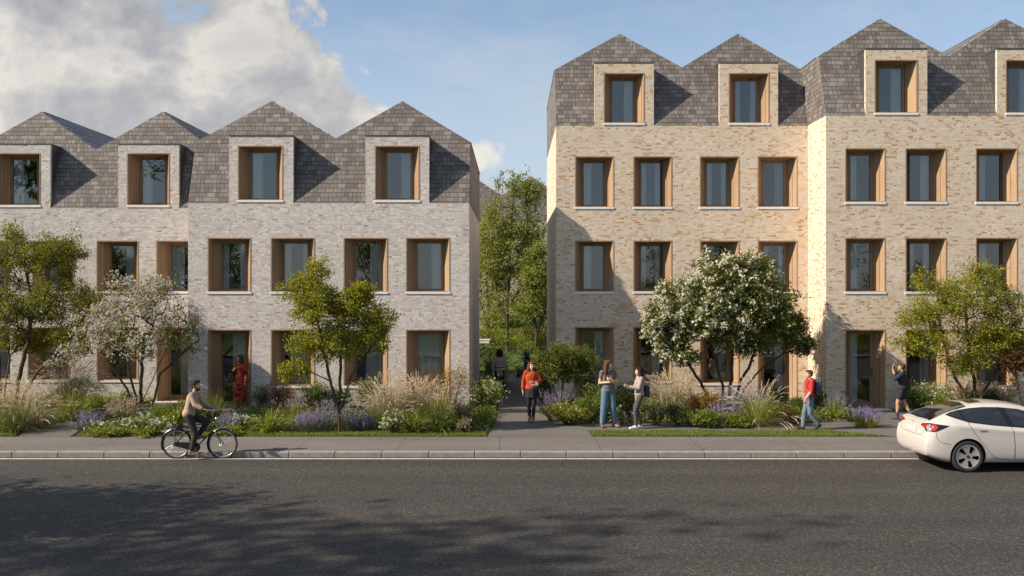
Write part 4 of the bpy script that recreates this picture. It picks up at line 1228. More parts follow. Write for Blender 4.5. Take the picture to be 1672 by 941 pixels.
# ------------------------------------------------------------------ beds: (kind, px, py of the foot, width px, height px, label)
PLANTS = [
 ('feather', 42, 700, 120, 78, 'pale feathery grass clump at the far left corner by the pavement'),
 ('darktuft', 22, 707, 110, 46, 'dark green grass mound in front of the pale feathery grass at far left'),
 ('grey', 108, 670, 110, 74, 'tall grey-plumed grass against the wall between leafy tree and blossom tree'),
 ('tuft', 112, 688, 110, 46, 'green arching grass mound below the tall grey plumes'),
 ('feather', -30, 690, 100, 75, 'feathery grass cut by the left edge of the photo'),
 ('green', 166, 680, 52, 32, 'low green shrub right of the green grass mound by the corner path'),
 ('green', 198, 678, 46, 34, 'leafy green shrub directly behind the blossom tree trunk'),
 ('dark', 135, 660, 60, 40, 'dark shrub against the grey wall behind the corner path'),
 ('lav', 144, 706, 42, 32, 'purple lavender at the left end of the blossom tree bed'),
 ('daisy', 180, 708, 62, 20, 'low band of white flowers beside the leftmost lavender'),
 ('daisy', 232, 708, 62, 28, 'mound of white daisies below the blossom tree trunk'),
 ('lime', 176, 712, 60, 11, 'low lime edging plant left part, along the pavement below blossom tree'),
 ('lime', 226, 712, 60, 12, 'low lime edging plant below the white daisies'),
 ('grey', 202, 694, 70, 34, 'soft silvery grass left of the blossom tree trunk'),
 ('blue', 164, 698, 42, 22, 'grey-leaved low shrub between lavender and silvery grass'),
 ('limebush', 292, 708, 50, 32, 'yellow-green shrub just behind the cyclist rear wheel'),
 ('green', 262, 700, 52, 36, 'green shrub between the white daisies and the yellow-green shrub'),
 ('daisy', 262, 711, 34, 22, 'small white flowers left of the bicycle rear wheel'),
 ('tuft', 346, 688, 62, 52, 'upright green grass behind the cyclist, left of the woman in the doorway'),
 ('green', 318, 690, 50, 40, 'green shrub hidden partly behind the cyclist'),
 ('lav', 380, 704, 40, 26, 'small lavender above the bicycle front wheel'),
 ('daisy', 402, 704, 40, 24, 'white flowers right of the bicycle front wheel'),
 ('lime', 372, 711, 50, 12, 'lime edging plant in front of the lavender by the bicycle'),
 ('blue', 424, 668, 30, 40, 'narrow blue-grey shrub against the wall right of the woman in the patterned dress'),
 ('bronze', 456, 664, 54, 42, 'bronze red shrub below the ground-floor window sill'),
 ('green', 510, 666, 58, 48, 'rounded green shrub right of the bronze red shrub'),
 ('dark', 588, 666, 64, 46, 'dark green shrub behind the young tree trunk, right side'),
 ('dark', 548, 668, 46, 36, 'dark green shrub behind the young tree trunk, left side'),
 ('strap', 440, 707, 62, 42, 'bright strap-leaved clump left of the purple lavender row'),
 ('seedmound', 482, 690, 74, 34, 'low mound of pinkish seed heads behind the bright strap leaves'),
 ('lav', 502, 706, 42, 30, 'lavender left of the young tree, nearest the bright strap leaves'),
 ('lav', 535, 704, 56, 42, 'widest lavender, immediately left of the young tree trunk'),
 ('lav', 576, 704, 44, 38, 'lavender immediately right of the young tree trunk'),
 ('lav', 598, 705, 26, 22, 'smallest lavender, between young tree and white flowers'),
 ('darktuft', 615, 697, 44, 28, 'dark grass tuft at the foot of the big feather grass'),
 ('feather', 632, 686, 112, 76, 'biggest pale feather grass, below the curtained tall window'),
 ('feather', 682, 682, 80, 72, 'golden feather grass right of the biggest pale one'),
 ('plumed', 716, 690, 100, 48, 'arching grass spraying right in front of the bronze-gold shrub'),
 ('daisy', 645, 709, 42, 34, 'white flowering mound in front of the biggest feather grass'),
 ('strap', 678, 707, 62, 42, 'bright strap-leaved clump right of the white flowering mound'),
 ('darkstrap', 716, 707, 68, 42, 'dark strap-leaved clump right of the bright one, near the lawn end'),
 ('gold', 736, 668, 82, 66, 'tall bronze-gold shrub at the right corner of the grey building'),
 ('whitebush', 794, 674, 62, 52, 'white flowering bush at the path, left of the woman in red-orange'),
 ('pinkmound', 756, 696, 42, 36, 'pink flowering mound between dark straps and yellow-green grass'),
 ('tuft', 790, 695, 56, 32, 'yellow-green grass mound on the path corner'),
 ('pinkmound', 757, 707, 28, 22, 'small pinkish plant at the right end of the dark straps'),
 ('darktuft', 818, 640, 34, 26, 'dark grass along the left side of the path, near the walking figure in grey'),
 ('green', 806, 622, 40, 30, 'green shrub at the left of the path against the grey corner'),
 ('inky', 867, 622, 22, 42, 'dark blue-black shrub behind the head of the woman in red-orange'),
 ('whitebush', 888, 625, 36, 52, 'white headed hydrangea behind the umbrella-shaped tree'),
 ('lav', 904, 674, 46, 34, 'purple lavender right of the path, under the umbrella-shaped tree'),
 ('pinkmound', 900, 688, 32, 24, 'pale pink plant at the path edge in front of the lavender'),
 ('limebush', 928, 694, 62, 32, 'lime shrub with pale blooms at the foot of the umbrella-shaped tree'),
 ('green', 968, 690, 52, 52, 'green shrub left of the woman in blue trousers'),
 ('dark', 1022, 684, 46, 60, 'tall dark shrub between the two standing women'),
 ('daisy', 1014, 695, 36, 24, 'white flowers at the ground between the two standing women'),
 ('green', 995, 686, 36, 40, 'green shrub behind the woman in blue trousers'),
 ('feather', 1100, 672, 100, 68, 'big straw-coloured feather grass right of the woman with the shoulder bag'),
 ('pinkbush', 1070, 695, 52, 34, 'pink flowering shrub below the straw-coloured feather grass, left'),
 ('redbush', 1106, 695, 42, 32, 'dark red flowering shrub below the straw-coloured feather grass, right'),
 ('bronze', 1138, 682, 36, 38, 'purplish bronze plant between feather grass and white flowering tree'),
 ('gold', 1166, 684, 46, 40, 'yellow-green bush at the left stems of the white flowering tree'),
 ('lav', 1192, 682, 40, 44, 'tall lavender in front of the white flowering tree stems'),
 ('lav', 1224, 682, 46, 50, 'tallest lavender, right of the white flowering tree stems'),
 ('lav', 1180, 692, 52, 32, 'front lavender, lower than the two tall ones behind'),
 ('green', 1132, 697, 46, 24, 'low green shrub left of the front lavender'),
 ('green', 1164, 698, 42, 22, 'low green shrub under the front lavender'),
 ('lime', 1206, 698, 40, 18, 'low lime plant right of the front lavender'),
 ('plumed', 1240, 695, 92, 64, 'green arching grass with plumes leaning right, left of the boy in red'),
 ('bronze', 1284, 694, 52, 24, 'low rusty plant behind the boy in red'),
 ('tuft', 1302, 678, 52, 28, 'green grass tuft behind the boy at the entrance path'),
 ('dark', 1262, 668, 50, 30, 'dark shrub against the buff wall right of the flowering tree'),
 ('dark', 1335, 672, 36, 34, 'dark shrub in the inner corner of the buff building'),
 ('iris', 1362, 684, 52, 42, 'iris clump with blue-purple flowers left of the tall glazed door'),
 ('lime', 1388, 689, 28, 18, 'low yellow-green plant at the right of the iris clump'),
 ('catmint', 1413, 698, 52, 30, 'purple flowering mound alone on the entrance path'),
 ('whitebush', 1520, 672, 64, 44, 'white flowering bush right of the photographing person'),
 ('dark', 1494, 668, 40, 36, 'dark shrub under the window beside the photographing person'),
 ('limebush', 1534, 684, 44, 34, 'bright shrub with white blooms above the car boot'),
 ('feather', 1578, 668, 80, 46, 'pale feather grass behind the car rear window'),
 ('feather', 1632, 668, 84, 44, 'pale feather grass behind the car roof'),
 ('dark', 1606, 660, 60, 36, 'dark shrub under the right-hand window behind the car'),
]
for i, q in enumerate(PLANTS):
    plant(*q, seed=100 + i)

# ------------------------------------------------------------------ lawn edging and ground cover
def inside(px_, py_, poly):
    c = np.zeros(len(px_), bool)
    n = len(poly)
    for i in range(n):
        (x0, y0), (x1, y1) = poly[i], poly[(i + 1) % n]
        if y0 == y1: continue
        c ^= ((y0 > py_) != (y1 > py_)) & (px_ < (x1 - x0) * (py_ - y0) / (y1 - y0) + x0)
    return c

def turf(name, poly, n, hgt, mat, seed, soil=True):
    rng = np.random.default_rng(seed)
    P = np.array(poly)
    lo, hi = P.min(0), P.max(0)
    q = rng.uniform(lo, hi, (n * 2, 2))
    q = q[inside(q[:, 0], q[:, 1], poly)]
    B = np.concatenate([q, np.zeros((len(q), 1))], 1)
    thick = 0.55 + 0.45 * np.sin(q[:, :1] * 3.1 + np.sin(q[:, 1:] * 7 + q[:, :1] * 1.7) * 1.5)
    D = np.concatenate([rng.normal(0, 0.45, (len(q), 2)), np.ones((len(q), 1))], 1)
    V, F, _, _ = strips(B, D, hgt * rng.uniform(0.5, 1.2, len(q)) * (0.75 + 0.4 * thick[:, 0]), 0.010, rng.uniform(0.1, 0.9, len(q)), 2, rng)
    o = np_mesh(name, V, F, mat, None)
    return tag(o, kind='stuff')

LAWN_L = [(-11.15, 24.44), (-0.66, 24.44), (-0.70, 25.15), (-1.6, 25.2), (-11.3, 25.25)]
LAWN_R = [(2.08, 24.44), (9.55, 24.44), (9.0, 24.85), (8.6, 25.15), (8.3, 25.35), (2.0, 25.3)]
LAWN_C = [(-20, 24.44), (-12.75, 24.44), (-12.95, 25.1), (-20, 25.1)]
for k, (pl, n_) in enumerate(((LAWN_L, 26000), (LAWN_R, 19000), (LAWN_C, 10000))):
    sheet('lawn_strip', [pl], M['verge'], -0.004 + 0.001 * k)
    turf('grass', pl, n_, 0.075, L['lawnblade'], 900 + k)
turf('grass', [(11.9, 24.45), (20, 24.45), (20, 25.0), (12.0, 25.0)], 9000, 0.07, L['lawnblade'], 910)

PATHS = [[(p.co.x, p.co.y) for p in o.data.vertices] for o in sc.objects if o.name.endswith('path')]
rng = np.random.default_rng(77)
q = np.concatenate([rng.uniform((-19, 25.2), (19, 29.9), (16000, 2)), rng.uniform((-19, 29.9), (-10.2, 31.75), (1500, 2)), rng.uniform((1.5, 29.9), (9.8, 31.75), (1500, 2)), rng.uniform((-1.3, 29.9), (1.4, 38), (1500, 2))])
for pth in PATHS:
    q = q[~inside(q[:, 0], q[:, 1], pth)]
q = q[~((q[:, 0] > 1.8) & (q[:, 0] < 9.6) & (q[:, 1] < 26.85))]
q = q[~((np.abs(q[:, 0] - 10.5) < 1.8) & (q[:, 1] < 26))]
patch = np.sin(q[:, 0] * 1.9 + 2 * np.sin(q[:, 1] * 1.3)) + np.sin(q[:, 1] * 2.7 + q[:, 0] * 0.8)
hgt = 0.08 + 0.13 * (patch > 0) + 0.08 * rng.random(len(q))
K = 5
B = np.repeat(np.concatenate([q, np.zeros((len(q), 1))], 1), K, 0) + rng.normal(0, 0.05, (len(q) * K, 3)) * np.array([1, 1, 0])
B[:, 2] = rng.random(len(B)) * np.repeat(hgt, K)
sel = np.repeat(patch > 0.1, K)
for nm, msk, mat in (('ground_cover', sel, L['green']), ('ground_cover', ~sel, L['darkgreen'])):
    b = B[msk]
    V, F = leaves(b, rdir(rng, len(b), 0.5), unit(rng.normal(0, .6, b.shape) + np.array([0, -0.2, 1.0])), 0.07 * rng.uniform(.6, 1.3, len(b)), 0.045)
    tag(np_mesh(nm, V, F, mat, None), kind='stuff')
# ------------------------------------------------------------------ people
def cloth_mat(name, col, rough=0.85, var=0.12, scale=9.0, bump=0.22):
    m, n = new_mat(name)
    tc = n.new('ShaderNodeTexCoord', _out=3)
    f = n.noise(n.vm('MULTIPLY', tc, (1, 1, 0.6)), scale, 4.0, 0.6, dist=0.8)
    c = n.mix(n.mr(f, 0.3, 0.7), tuple(k * (1 - var) for k in col), tuple(min(1, k * (1 + var)) for k in col))
    principled(n, Base_Color=c, Roughness=rough, Specular_IOR_Level=0.25, Normal=n.bump(f, bump, 0.02))
    return m
def skin_mat(name, col):
    m, n = new_mat(name)
    tc = n.new('ShaderNodeTexCoord', _out=3)
    f = n.noise(tc, 25.0, 3.0)
    c = n.mix(f, tuple(k * 0.9 for k in col), tuple(k * 1.1 for k in col))
    principled(n, Base_Color=c, Roughness=0.5, Specular_IOR_Level=0.4, Subsurface_Weight=0.08, Subsurface_Radius=(0.02, 0.008, 0.004), Subsurface_Scale=0.5)
    return m
SKIN_A, SKIN_B, SKIN_C = skin_mat('tan skin', (0.46, 0.27, 0.17)), skin_mat('fair skin', (0.60, 0.38, 0.27)), skin_mat('brown skin', (0.27, 0.145, 0.085))
EYE = simple('eyes', (0.03, 0.022, 0.018), 0.3)
LIP = simple('lips', (0.36, 0.13, 0.10), 0.5)
HAIR_D = simple('dark hair', (0.022, 0.015, 0.011), 0.75, var=0.5, scale=60, bump=0.6, spec=0.2)
HAIR_B = simple('brown hair', (0.085, 0.042, 0.022), 0.75, var=0.5, scale=60, bump=0.6, spec=0.2)
HAIR_R = simple('auburn hair', (0.14, 0.055, 0.025), 0.75, var=0.5, scale=60, bump=0.6, spec=0.2)
LEATHER_B = simple('black leather', (0.014, 0.013, 0.013), 0.45, var=0.3, scale=20, bump=0.2)
LEATHER_T = simple('tan leather', (0.22, 0.115, 0.055), 0.5, var=0.2, scale=20)
SOLE = simple('pale sole', (0.62, 0.58, 0.54), 0.7)

def round_cone(p0, p1, r0, r1, seg=14, sq=(1, 1)):
    """a capsule that tapers from r0 to r1"""
    p0, p1 = Vector(p0), Vector(p1)
    ax = p1 - p0
    L_ = max(ax.length, 1e-5)
    t = ax / L_ if ax.length > 1e-5 else Vector((0, 0, 1))
    a = t.orthogonal().normalized(); b = t.cross(a)
    rings = []
    for k in range(1, 6):
        th = math.pi / 2 * (1 - k / 5)
        rings.append((-r0 * math.sin(th), r0 * math.cos(th)))
    rings += [(L_ * 0.33, r0 + (r1 - r0) * .33), (L_ * 0.67, r0 + (r1 - r0) * .67)]
    for k in range(0, 5):
        th = math.pi / 2 * (k / 5)
        rings.append((L_ + r1 * math.sin(th), r1 * math.cos(th)))
    vs = [p0 - t * r0]
    for s, r in rings:
        for i in range(seg):
            q = 2 * math.pi * i / seg
            vs.append(p0 + t * s + (a * math.cos(q) * sq[0] + b * math.sin(q) * sq[1]) * r)
    vs.append(p1 + t * r1)
    fs = [(0, 1 + (i + 1) % seg, 1 + i) for i in range(seg)]
    n = len(rings)
    for j in range(n - 1):
        for i in range(seg):
            x = 1 + j * seg + i; y = 1 + j * seg + (i + 1) % seg
            fs.append((x, y, y + seg, x + seg))
    last = len(vs) - 1
    fs += [(last, 1 + (n - 1) * seg + i, 1 + (n - 1) * seg + (i + 1) % seg) for i in range(seg)]
    return vs, fs

class Blob:
    """overlapping rounded shapes, fused into one continuous surface"""
    def __init__(s): s.mb = MB()
    def cap(s, p0, p1, r0, r1=None):
        s.mb.raw(*round_cone(p0, p1, r0, r0 if r1 is None else r1)); return s
    def chain(s, pts, rs):
        for i in range(len(pts) - 1): s.cap(pts[i], pts[i + 1], rs[i], rs[i + 1])
        return s
    def ell(s, c, r, rot=None):
        s.mb.ellipsoid(c, r, 18, 12, rot=rot); return s
    def build(s, name, mat, parent, voxel=0.008, smooth=3, decimate=None):
        o = s.mb.build(name + '_raw', mat, None, origin=(0, 0, 0), uvbox=False)
        md = o.modifiers.new('r', 'REMESH'); md.mode = 'VOXEL'; md.voxel_size = voxel
        if smooth:
            ms = o.modifiers.new('s', 'SMOOTH'); ms.factor = 0.5; ms.iterations = smooth
        if decimate:
            mdc = o.modifiers.new('d', 'DECIMATE'); mdc.ratio = decimate
        dg = bpy.context.evaluated_depsgraph_get()
        me = bpy.data.meshes.new_from_object(o.evaluated_get(dg))
        old = o.data
        bpy.data.objects.remove(o); bpy.data.meshes.remove(old)
        me.name = name
        me.polygons.foreach_set('use_smooth', [True] * len(me.polygons))
        me.materials.clear()
        for m_ in (mat if isinstance(mat, (list, tuple)) else [mat]): me.materials.append(m_)
        r = link(bpy.data.objects.new(name, me))
        r.parent = parent
        return r

def V3(*a): return Vector(a)

def hand(b, wrist, fdir, palm, side, curl=0.5, s=1.0):
    """palm, four unequal fingers with knuckles, and a thumb; palm = the way the palm faces; side +1 right hand"""
    f = Vector(fdir).normalized(); p = Vector(palm); p = (p - f * p.dot(f)).normalized()
    w_ = f.cross(p) * side                   # towards the thumb
    w0 = Vector(wrist)
    c0 = w0 + f * 0.045 * s
    for k, off in enumerate((0.030, 0.010, -0.010, -0.028)):
        base = w0 + f * 0.085 * s + w_ * off * s
        b.cap(w0 + f * 0.012 + w_ * off * 0.6 * s, base, 0.0135 * s, 0.0105 * s)
        ln = (0.072, 0.080, 0.074, 0.058)[k] * s
        d1 = (f + p * curl * 0.6).normalized(); d2 = (f * (1 - curl * 0.6) + p * curl * 1.2).normalized()
        m_ = base + d1 * ln * 0.5
        b.cap(base, m_, 0.0098 * s, 0.0090 * s); b.cap(m_, m_ + d2 * ln * 0.5, 0.0090 * s, 0.0072 * s)
    t0 = w0 + f * 0.025 * s + w_ * 0.024 * s
    t1 = t0 + (w_ * 0.75 + f * 0.75 + p * 0.25).normalized() * 0.045 * s
    b.cap(t0, t1, 0.0125 * s, 0.0105 * s); b.cap(t1, t1 + (f + w_ * 0.15 + p * 0.3 * (1 + curl)).normalized() * 0.035 * s, 0.0105 * s, 0.0080 * s)

def mid(a, b, t): return Vector(a).lerp(Vector(b), t)

def person(px, d, z, height, heading, label, pose, skin, hair, wear, group=None):
    """pose: joints in the figure's own frame (x to its right, y ahead, z up) for a 1.70 m figure"""
    root = empty('person', (gx(px, d), d, z), label, 'person', group, rotz=heading)
    k = height / 1.70
    root.scale = (k, k, k)
    J = dict(pelvis=(0, 0, .93), waist=(0, 0.005, 1.06), chest=(0, 0.0, 1.25), neck=(0, -0.01, 1.43), head=(0, 0.02, 1.575),
             hipR=(.088, 0, .90), hipL=(-.088, 0, .90), kneeR=(.095, .02, .49), kneeL=(-.095, .02, .49), ankR=(.10, -.02, .085), ankL=(-.10, -.02, .085),
             toeR=(.125, .15, .03), toeL=(-.125, .15, .03), shR=(.165, -.01, 1.385), shL=(-.165, -.01, 1.385),
             elR=(.215, -.03, 1.11), elL=(-.215, -.03, 1.11), wrR=(.225, .05, .87), wrL=(-.225, .05, .87),
             hR=((0.0, .15, -1), (-1, 0, 0), .4), hL=((0.0, .15, -1), (1, 0, 0), .4), look=(0, 1, 0), man=False, wide=1.0)
    J.update(pose)
    P = {q: Vector(v) for q, v in J.items() if isinstance(v, tuple) and len(v) == 3 and not isinstance(v[0], tuple)}
    man = J['man']; wd = J['wide']
    look = P['look'].normalized(); side = look.cross(Vector((0, 0, 1))).normalized(); up = side.cross(look)
    rot = Matrix((side, look, up)).transposed()
    H = P['head']
    def hp(x, y, z): return H + rot @ Vector((x, y, z))
    sp = (P['shR'] - P['shL']).normalized()
    # ---- body
    b = Blob()
    b.ell(hp(0, -.012, .028), (.074, .093, .088), rot).ell(hp(0, .030, -.035), (.058, .062, .078), rot).ell(hp(0, .052, -.088), (.030, .030, .026), rot)
    b.cap(hp(0, .082, .014), hp(0, .095, -.022), .009, .0125)
    b.ell(hp(.026, .078, -.02), (.022, .018, .018), rot).ell(hp(-.026, .078, -.02), (.022, .018, .018), rot).ell(hp(0, .080, .035), (.05, .016, .014), rot)
    b.ell(hp(0, .090, -.058), (.022, .010, .010), rot)
    for s in (1, -1): b.ell(hp(.077 * s, -.005, -.008), (.010, .018, .030), rot)
    b.cap(P['neck'] - Vector((0, 0, .04)), H + rot @ Vector((0, -.012, -.05)), .052 if man else .044, .046 if man else .040)
    b.cap(P['shR'], P['neck'] - Vector((0, 0, .03)), .048, .05); b.cap(P['shL'], P['neck'] - Vector((0, 0, .03)), .048, .05)
    b.ell(P['chest'], (.150 * wd, .100, .150)).ell(P['waist'], (.122 * wd, .092, .14)).ell(P['pelvis'], (.150 * wd, .105, .115))
    for t in (.25, .5, .75):
        b.ell(mid(P['pelvis'], P['waist'], t), ((.150 - .028 * t) * wd, .105 - .013 * t, .09)).ell(mid(P['waist'], P['chest'], t), ((.122 + .028 * t) * wd, .092 + .008 * t, .09))
    for s in ('R', 'L'):
        b.cap(P['hip' + s], P['knee' + s], .084, .056); b.cap(P['knee' + s], P['ank' + s], .054, .036)
        b.ell(mid(P['knee' + s], P['ank' + s], .28) + Vector((0, -.018, 0)), (.046, .050, .10))
        b.cap(P['ank' + s] - Vector((0, .035, .045)), P['toe' + s], .036, .027)
        b.cap(P['sh' + s], P['el' + s], .046, .036); b.cap(P['el' + s], P['wr' + s], .036, .025)
        hd = J['h' + s]
        hand(b, P['wr' + s], hd[0], hd[1], 1 if s == 'R' else -1, hd[2])
    body = b.build('body', [skin, EYE, LIP], root, 0.0068, 2)
    # eyes, brows and mouth coloured on the face
    me = body.data
    n_ = len(me.polygons)
    C = np.empty(n_ * 3); me.polygons.foreach_get('center', C); C = C.reshape(-1, 3)
    mi = np.zeros(n_, int)
    for s in (1, -1):
        mi[np.linalg.norm((C - np.array(hp(.030 * s, .090, .012))) * np.array([1, 1, 1.5]), axis=1) < .0145] = 1
        q = (C - np.array(hp(.031 * s, .092, .036))) @ np.array(rot)
        mi[(np.abs(q[:, 0]) < .02) & (np.abs(q[:, 2]) < .005) & (np.abs(q[:, 1]) < .03)] = 1
    q = (C - np.array(hp(0, .094, -.058))) @ np.array(rot)
    mi[(np.abs(q[:, 0]) < .024) & (np.abs(q[:, 2]) < .009) & (np.abs(q[:, 1]) < .03)] = 2
    me.polygons.foreach_set('material_index', mi)
    # ---- hair
    style, hm = hair
    b = Blob()
    b.ell(hp(0, -.026, .046), (.086, .096, .086), rot).ell(hp(0, .035, .088), (.070, .060, .034), rot)
    for s in (1, -1): b.ell(hp(.068 * s, -.02, .02), (.020, .045, .055), rot)
    if style == 'short':
        b.ell(hp(0, -.055, -.01), (.070, .052, .06), rot)
        for i in range(14):
            a = i * 2.4
            b.cap(hp(.05 * math.cos(a), .01 + .06 * math.sin(a), .10), hp(.06 * math.cos(a), .02 + .065 * math.sin(a), .116), .018, .010)
    else:
        ln = {'long': .36, 'mid': .20, 'bob': .14}[style]
        nb = -1 if 'hair_back' not in J else J['hair_back']
        for i in range(15):
            a = (i / 14 - .5) * 2
            x0 = .084 * a; y0 = -.055 - .035 * (1 - a * a)
            p0 = hp(x0, y0 + .03 * abs(a), .03)
            p1 = hp(x0 * 1.15, y0 - .02 + .03 * abs(a), -.10)
            p2 = Vector((p1.x * 1.0 + (0.02 * a), p1.y - .012 + .02 * abs(a), p1.z - (ln - .10) * (.92 + .08 * math.sin(i * 2.3))))
            b.chain([p0, p1, p2], [.034, .032, .022])
        for s in (1, -1):
            p0 = hp(.070 * s, .045, .05); p1 = hp(.084 * s, .02, -.06)
            b.chain([hp(.070 * s, .02, .05), hp(.080 * s, -.005, -.06), hp(.080 * s, -.005, -.06) + Vector((0.012 * s, .0, -ln * .6))], [.022, .021, .014])
    b.build('hair', hm, root, 0.0075, 2)
    # ---- clothes
    e = .013
    def torso(b, e, hem, hips=True):
        b.ell(P['chest'] + Vector((0, 0, 0)), (.150 * wd + e, .100 + e, .150 + e)).ell(P['waist'], (.122 * wd + e, .092 + e, .14))
        for t in (.2, .4, .6, .8):
            b.ell(mid(P['pelvis'], P['waist'], t if hem else .5 + t / 2), ((.150 - .028 * t) * wd + e, .105 - .013 * t + e, .08)).ell(mid(P['waist'], P['chest'], t), ((.124 + .026 * t) * wd + e, .092 + .008 * t + e, .09))
        b.cap(P['shR'] - sp * .012, P['neck'] - Vector((0, 0, .045)), .043 + e, .046 + e * .4); b.cap(P['shL'] + sp * .012, P['neck'] - Vector((0, 0, .045)), .043 + e, .046 + e * .4)
        if not man:
            for s in (1, -1): b.ell(P['chest'] + Vector((0, 0, .03)) + sp * .062 * s + (Vector((-sp.y, sp.x, 0)) * .072), (.060, .052, .055))
        if hem:
            c = P['pelvis']
            b.ell(c + Vector((0, 0, .03)), (.155 * wd + e, .110 + e, .13)); b.cap(c + Vector((.05, 0, .0)), c + Vector((.05, 0, -hem)), .11, .10); b.cap(c + Vector((-.05, 0, .0)), c + Vector((-.05, 0, -hem)), .11, .10)
    def sleeve(b, s, e, upto):
        if upto <= 0: return
        b.cap(P['sh' + s], mid(P['sh' + s], P['el' + s], min(1, upto)), .041 + e, .037 + e)
        if upto > 1: b.cap(P['el' + s], mid(P['el' + s], P['wr' + s], upto - 1), .039 + e, .030 + e)
    for nm, kind, mat, arg in wear:
        b = Blob()
        if kind == 'top':            # arg: (sleeve length 0..2, hem drop, looseness)
            torso(b, e + arg[2], arg[1]); sleeve(b, 'R', e + arg[2] * .6, arg[0]); sleeve(b, 'L', e + arg[2] * .6, arg[0])
        elif kind == 'vest':
            torso(b, e + arg[2], arg[1])
        elif kind == 'sleeves':
            sleeve(b, 'R', e * .8, arg[0]); sleeve(b, 'L', e * .8, arg[0])
        elif kind == 'trousers':     # arg: (knee width, ankle width, end 0..1)
            b.ell(P['pelvis'] + Vector((0, 0, .015)), (.150 * wd + e, .107 + e, .125 + e * .5))
            for s in ('R', 'L'):
                b.cap(P['hip' + s], P['knee' + s], .086 + e, arg[0])
                if arg[2] > 0: b.cap(P['knee' + s], mid(P['knee' + s], P['ank' + s], arg[2]), arg[0], arg[1])
        elif kind == 'shorts':
            b.ell(P['pelvis'] + Vector((0, 0, .01)), (.155 * wd + e, .112 + e, .12))
            for s in ('R', 'L'): b.cap(P['hip' + s], mid(P['hip' + s], P['knee' + s], arg[0]), .10, .098)
        elif kind == 'skirt':        # arg: (length, flare)
            c0 = P['pelvis'] + Vector((0, 0, .06))
            m_ = MB(); R_, K = 44, 10
            rings = []
            for j in range(K + 1):
                t = j / K
                cz = c0.z - arg[0] * t
                cx_ = c0 + (mid(P['kneeR'], P['kneeL'], .5) - P['pelvis']) * (t * arg[0] / .5) * .6
                ring = []
                for i in range(R_):
                    a = 2 * math.pi * i / R_
                    fl = 1 + (arg[1] - 1) * t + .05 * t * math.sin(a * 7 + 1.3)
                    ring.append((cx_.x + (.148 * wd + e + .004) * fl * math.cos(a), cx_.y + (.108 + e + .004) * fl * math.sin(a), cz))
                rings.append(ring)
            fl_ = [p for r_ in rings for p in r_]
            fs = [(j * R_ + i, (j + 1) * R_ + i, (j + 1) * R_ + (i + 1) % R_, j * R_ + (i + 1) % R_) for j in range(K) for i in range(R_)]
            m_.raw(fl_, fs, 0, True)
            m_.build(nm, mat, root, origin=(0, 0, 0), uvbox=False)
            continue
        elif kind == 'shoes':        # arg: (shaft height, sole thickness)
            for s in ('R', 'L'):
                b = Blob()
                an = P['ank' + s]; to = P['toe' + s]
                heel = an + (P['ank' + s] - P['knee' + s]).normalized() * .05 - (to - an).normalized() * .03
                b.cap(heel, to, .043, .034); b.cap(an + Vector((0, 0, -.02)), an, .045, .046)
                if arg[0] > 0: b.cap(an, mid(an, P['knee' + s], arg[0]), .047, .056)
                sh = b.build('shoe', mat, root, .008, 2)
                if arg[1] is not None:
                    b = Blob(); dn = (P['ank' + s] - P['knee' + s]).normalized() * .028
                    up_n = (to - heel).cross(Vector((1, 0, 0))).normalized()
                    if up_n.z > 0: up_n = -up_n
                    b.cap(heel + up_n * .030, to + up_n * .020, .030, .028)
                    b.build('sole', arg[1], sh, .008, 1)
            continue
        elif kind == 'belt':
            c = P['waist'] + Vector((0, 0, -.03))
            m_ = MB()
            pts = [(c.x + (.128 * wd + e + .012) * math.cos(a), c.y + (.098 + e + .012) * math.sin(a), c.z) for a in np.linspace(0, 2 * math.pi, 33)]
            m_.tube(pts, .016, 6, caps=False)
            m_.build(nm, mat, root, origin=(0, 0, 0), uvbox=False)
            continue
        elif kind == 'cap':
            b.ell(hp(0, -.012, .062), (.090, .105, .075), rot).cap(hp(0, .07, .065), hp(0, .135, .045), .05, .03)
        b.build(nm, mat, root, .0095, 3)
    return root, P, k, heading

def carried(name, label, cat, pr, parts, group=None):
    """something the figure carries: a thing of its own, shaped in the figure's frame"""
    root, P, k, heading = pr
    o = empty(name, root.location, label, cat, group, rotz=heading)
    o.scale = (k, k, k)
    for nm, fn, mat in parts:
        x = fn()
        if isinstance(x, Blob): x.build(nm, mat, o, .008, 2)
        else: x.build(nm, mat, o, origin=(0, 0, 0), uvbox=False)
    return o

def strap(pts, r=.009):
    m_ = MB(); m_.tube(pts, r, 6); return m_
def bag_shape(c, sx, sy, sz, r=.03):
    b = Blob()
    for x in (-1, 1):
        for y in (-1, 1):
            b.cap((c[0] + x * sx, c[1] + y * sy, c[2] - sz), (c[0] + x * sx * .85, c[1] + y * sy * .9, c[2] + sz), r)
    for zz in np.linspace(-1, 1, max(5, int(2 * sz / (r * .6)))):
        for y in (-1, 0, 1):
            b.cap((c[0] - sx, c[1] + y * sy, c[2] + zz * sz), (c[0] + sx, c[1] + y * sy, c[2] + zz * sz), r * 1.02)
    return b

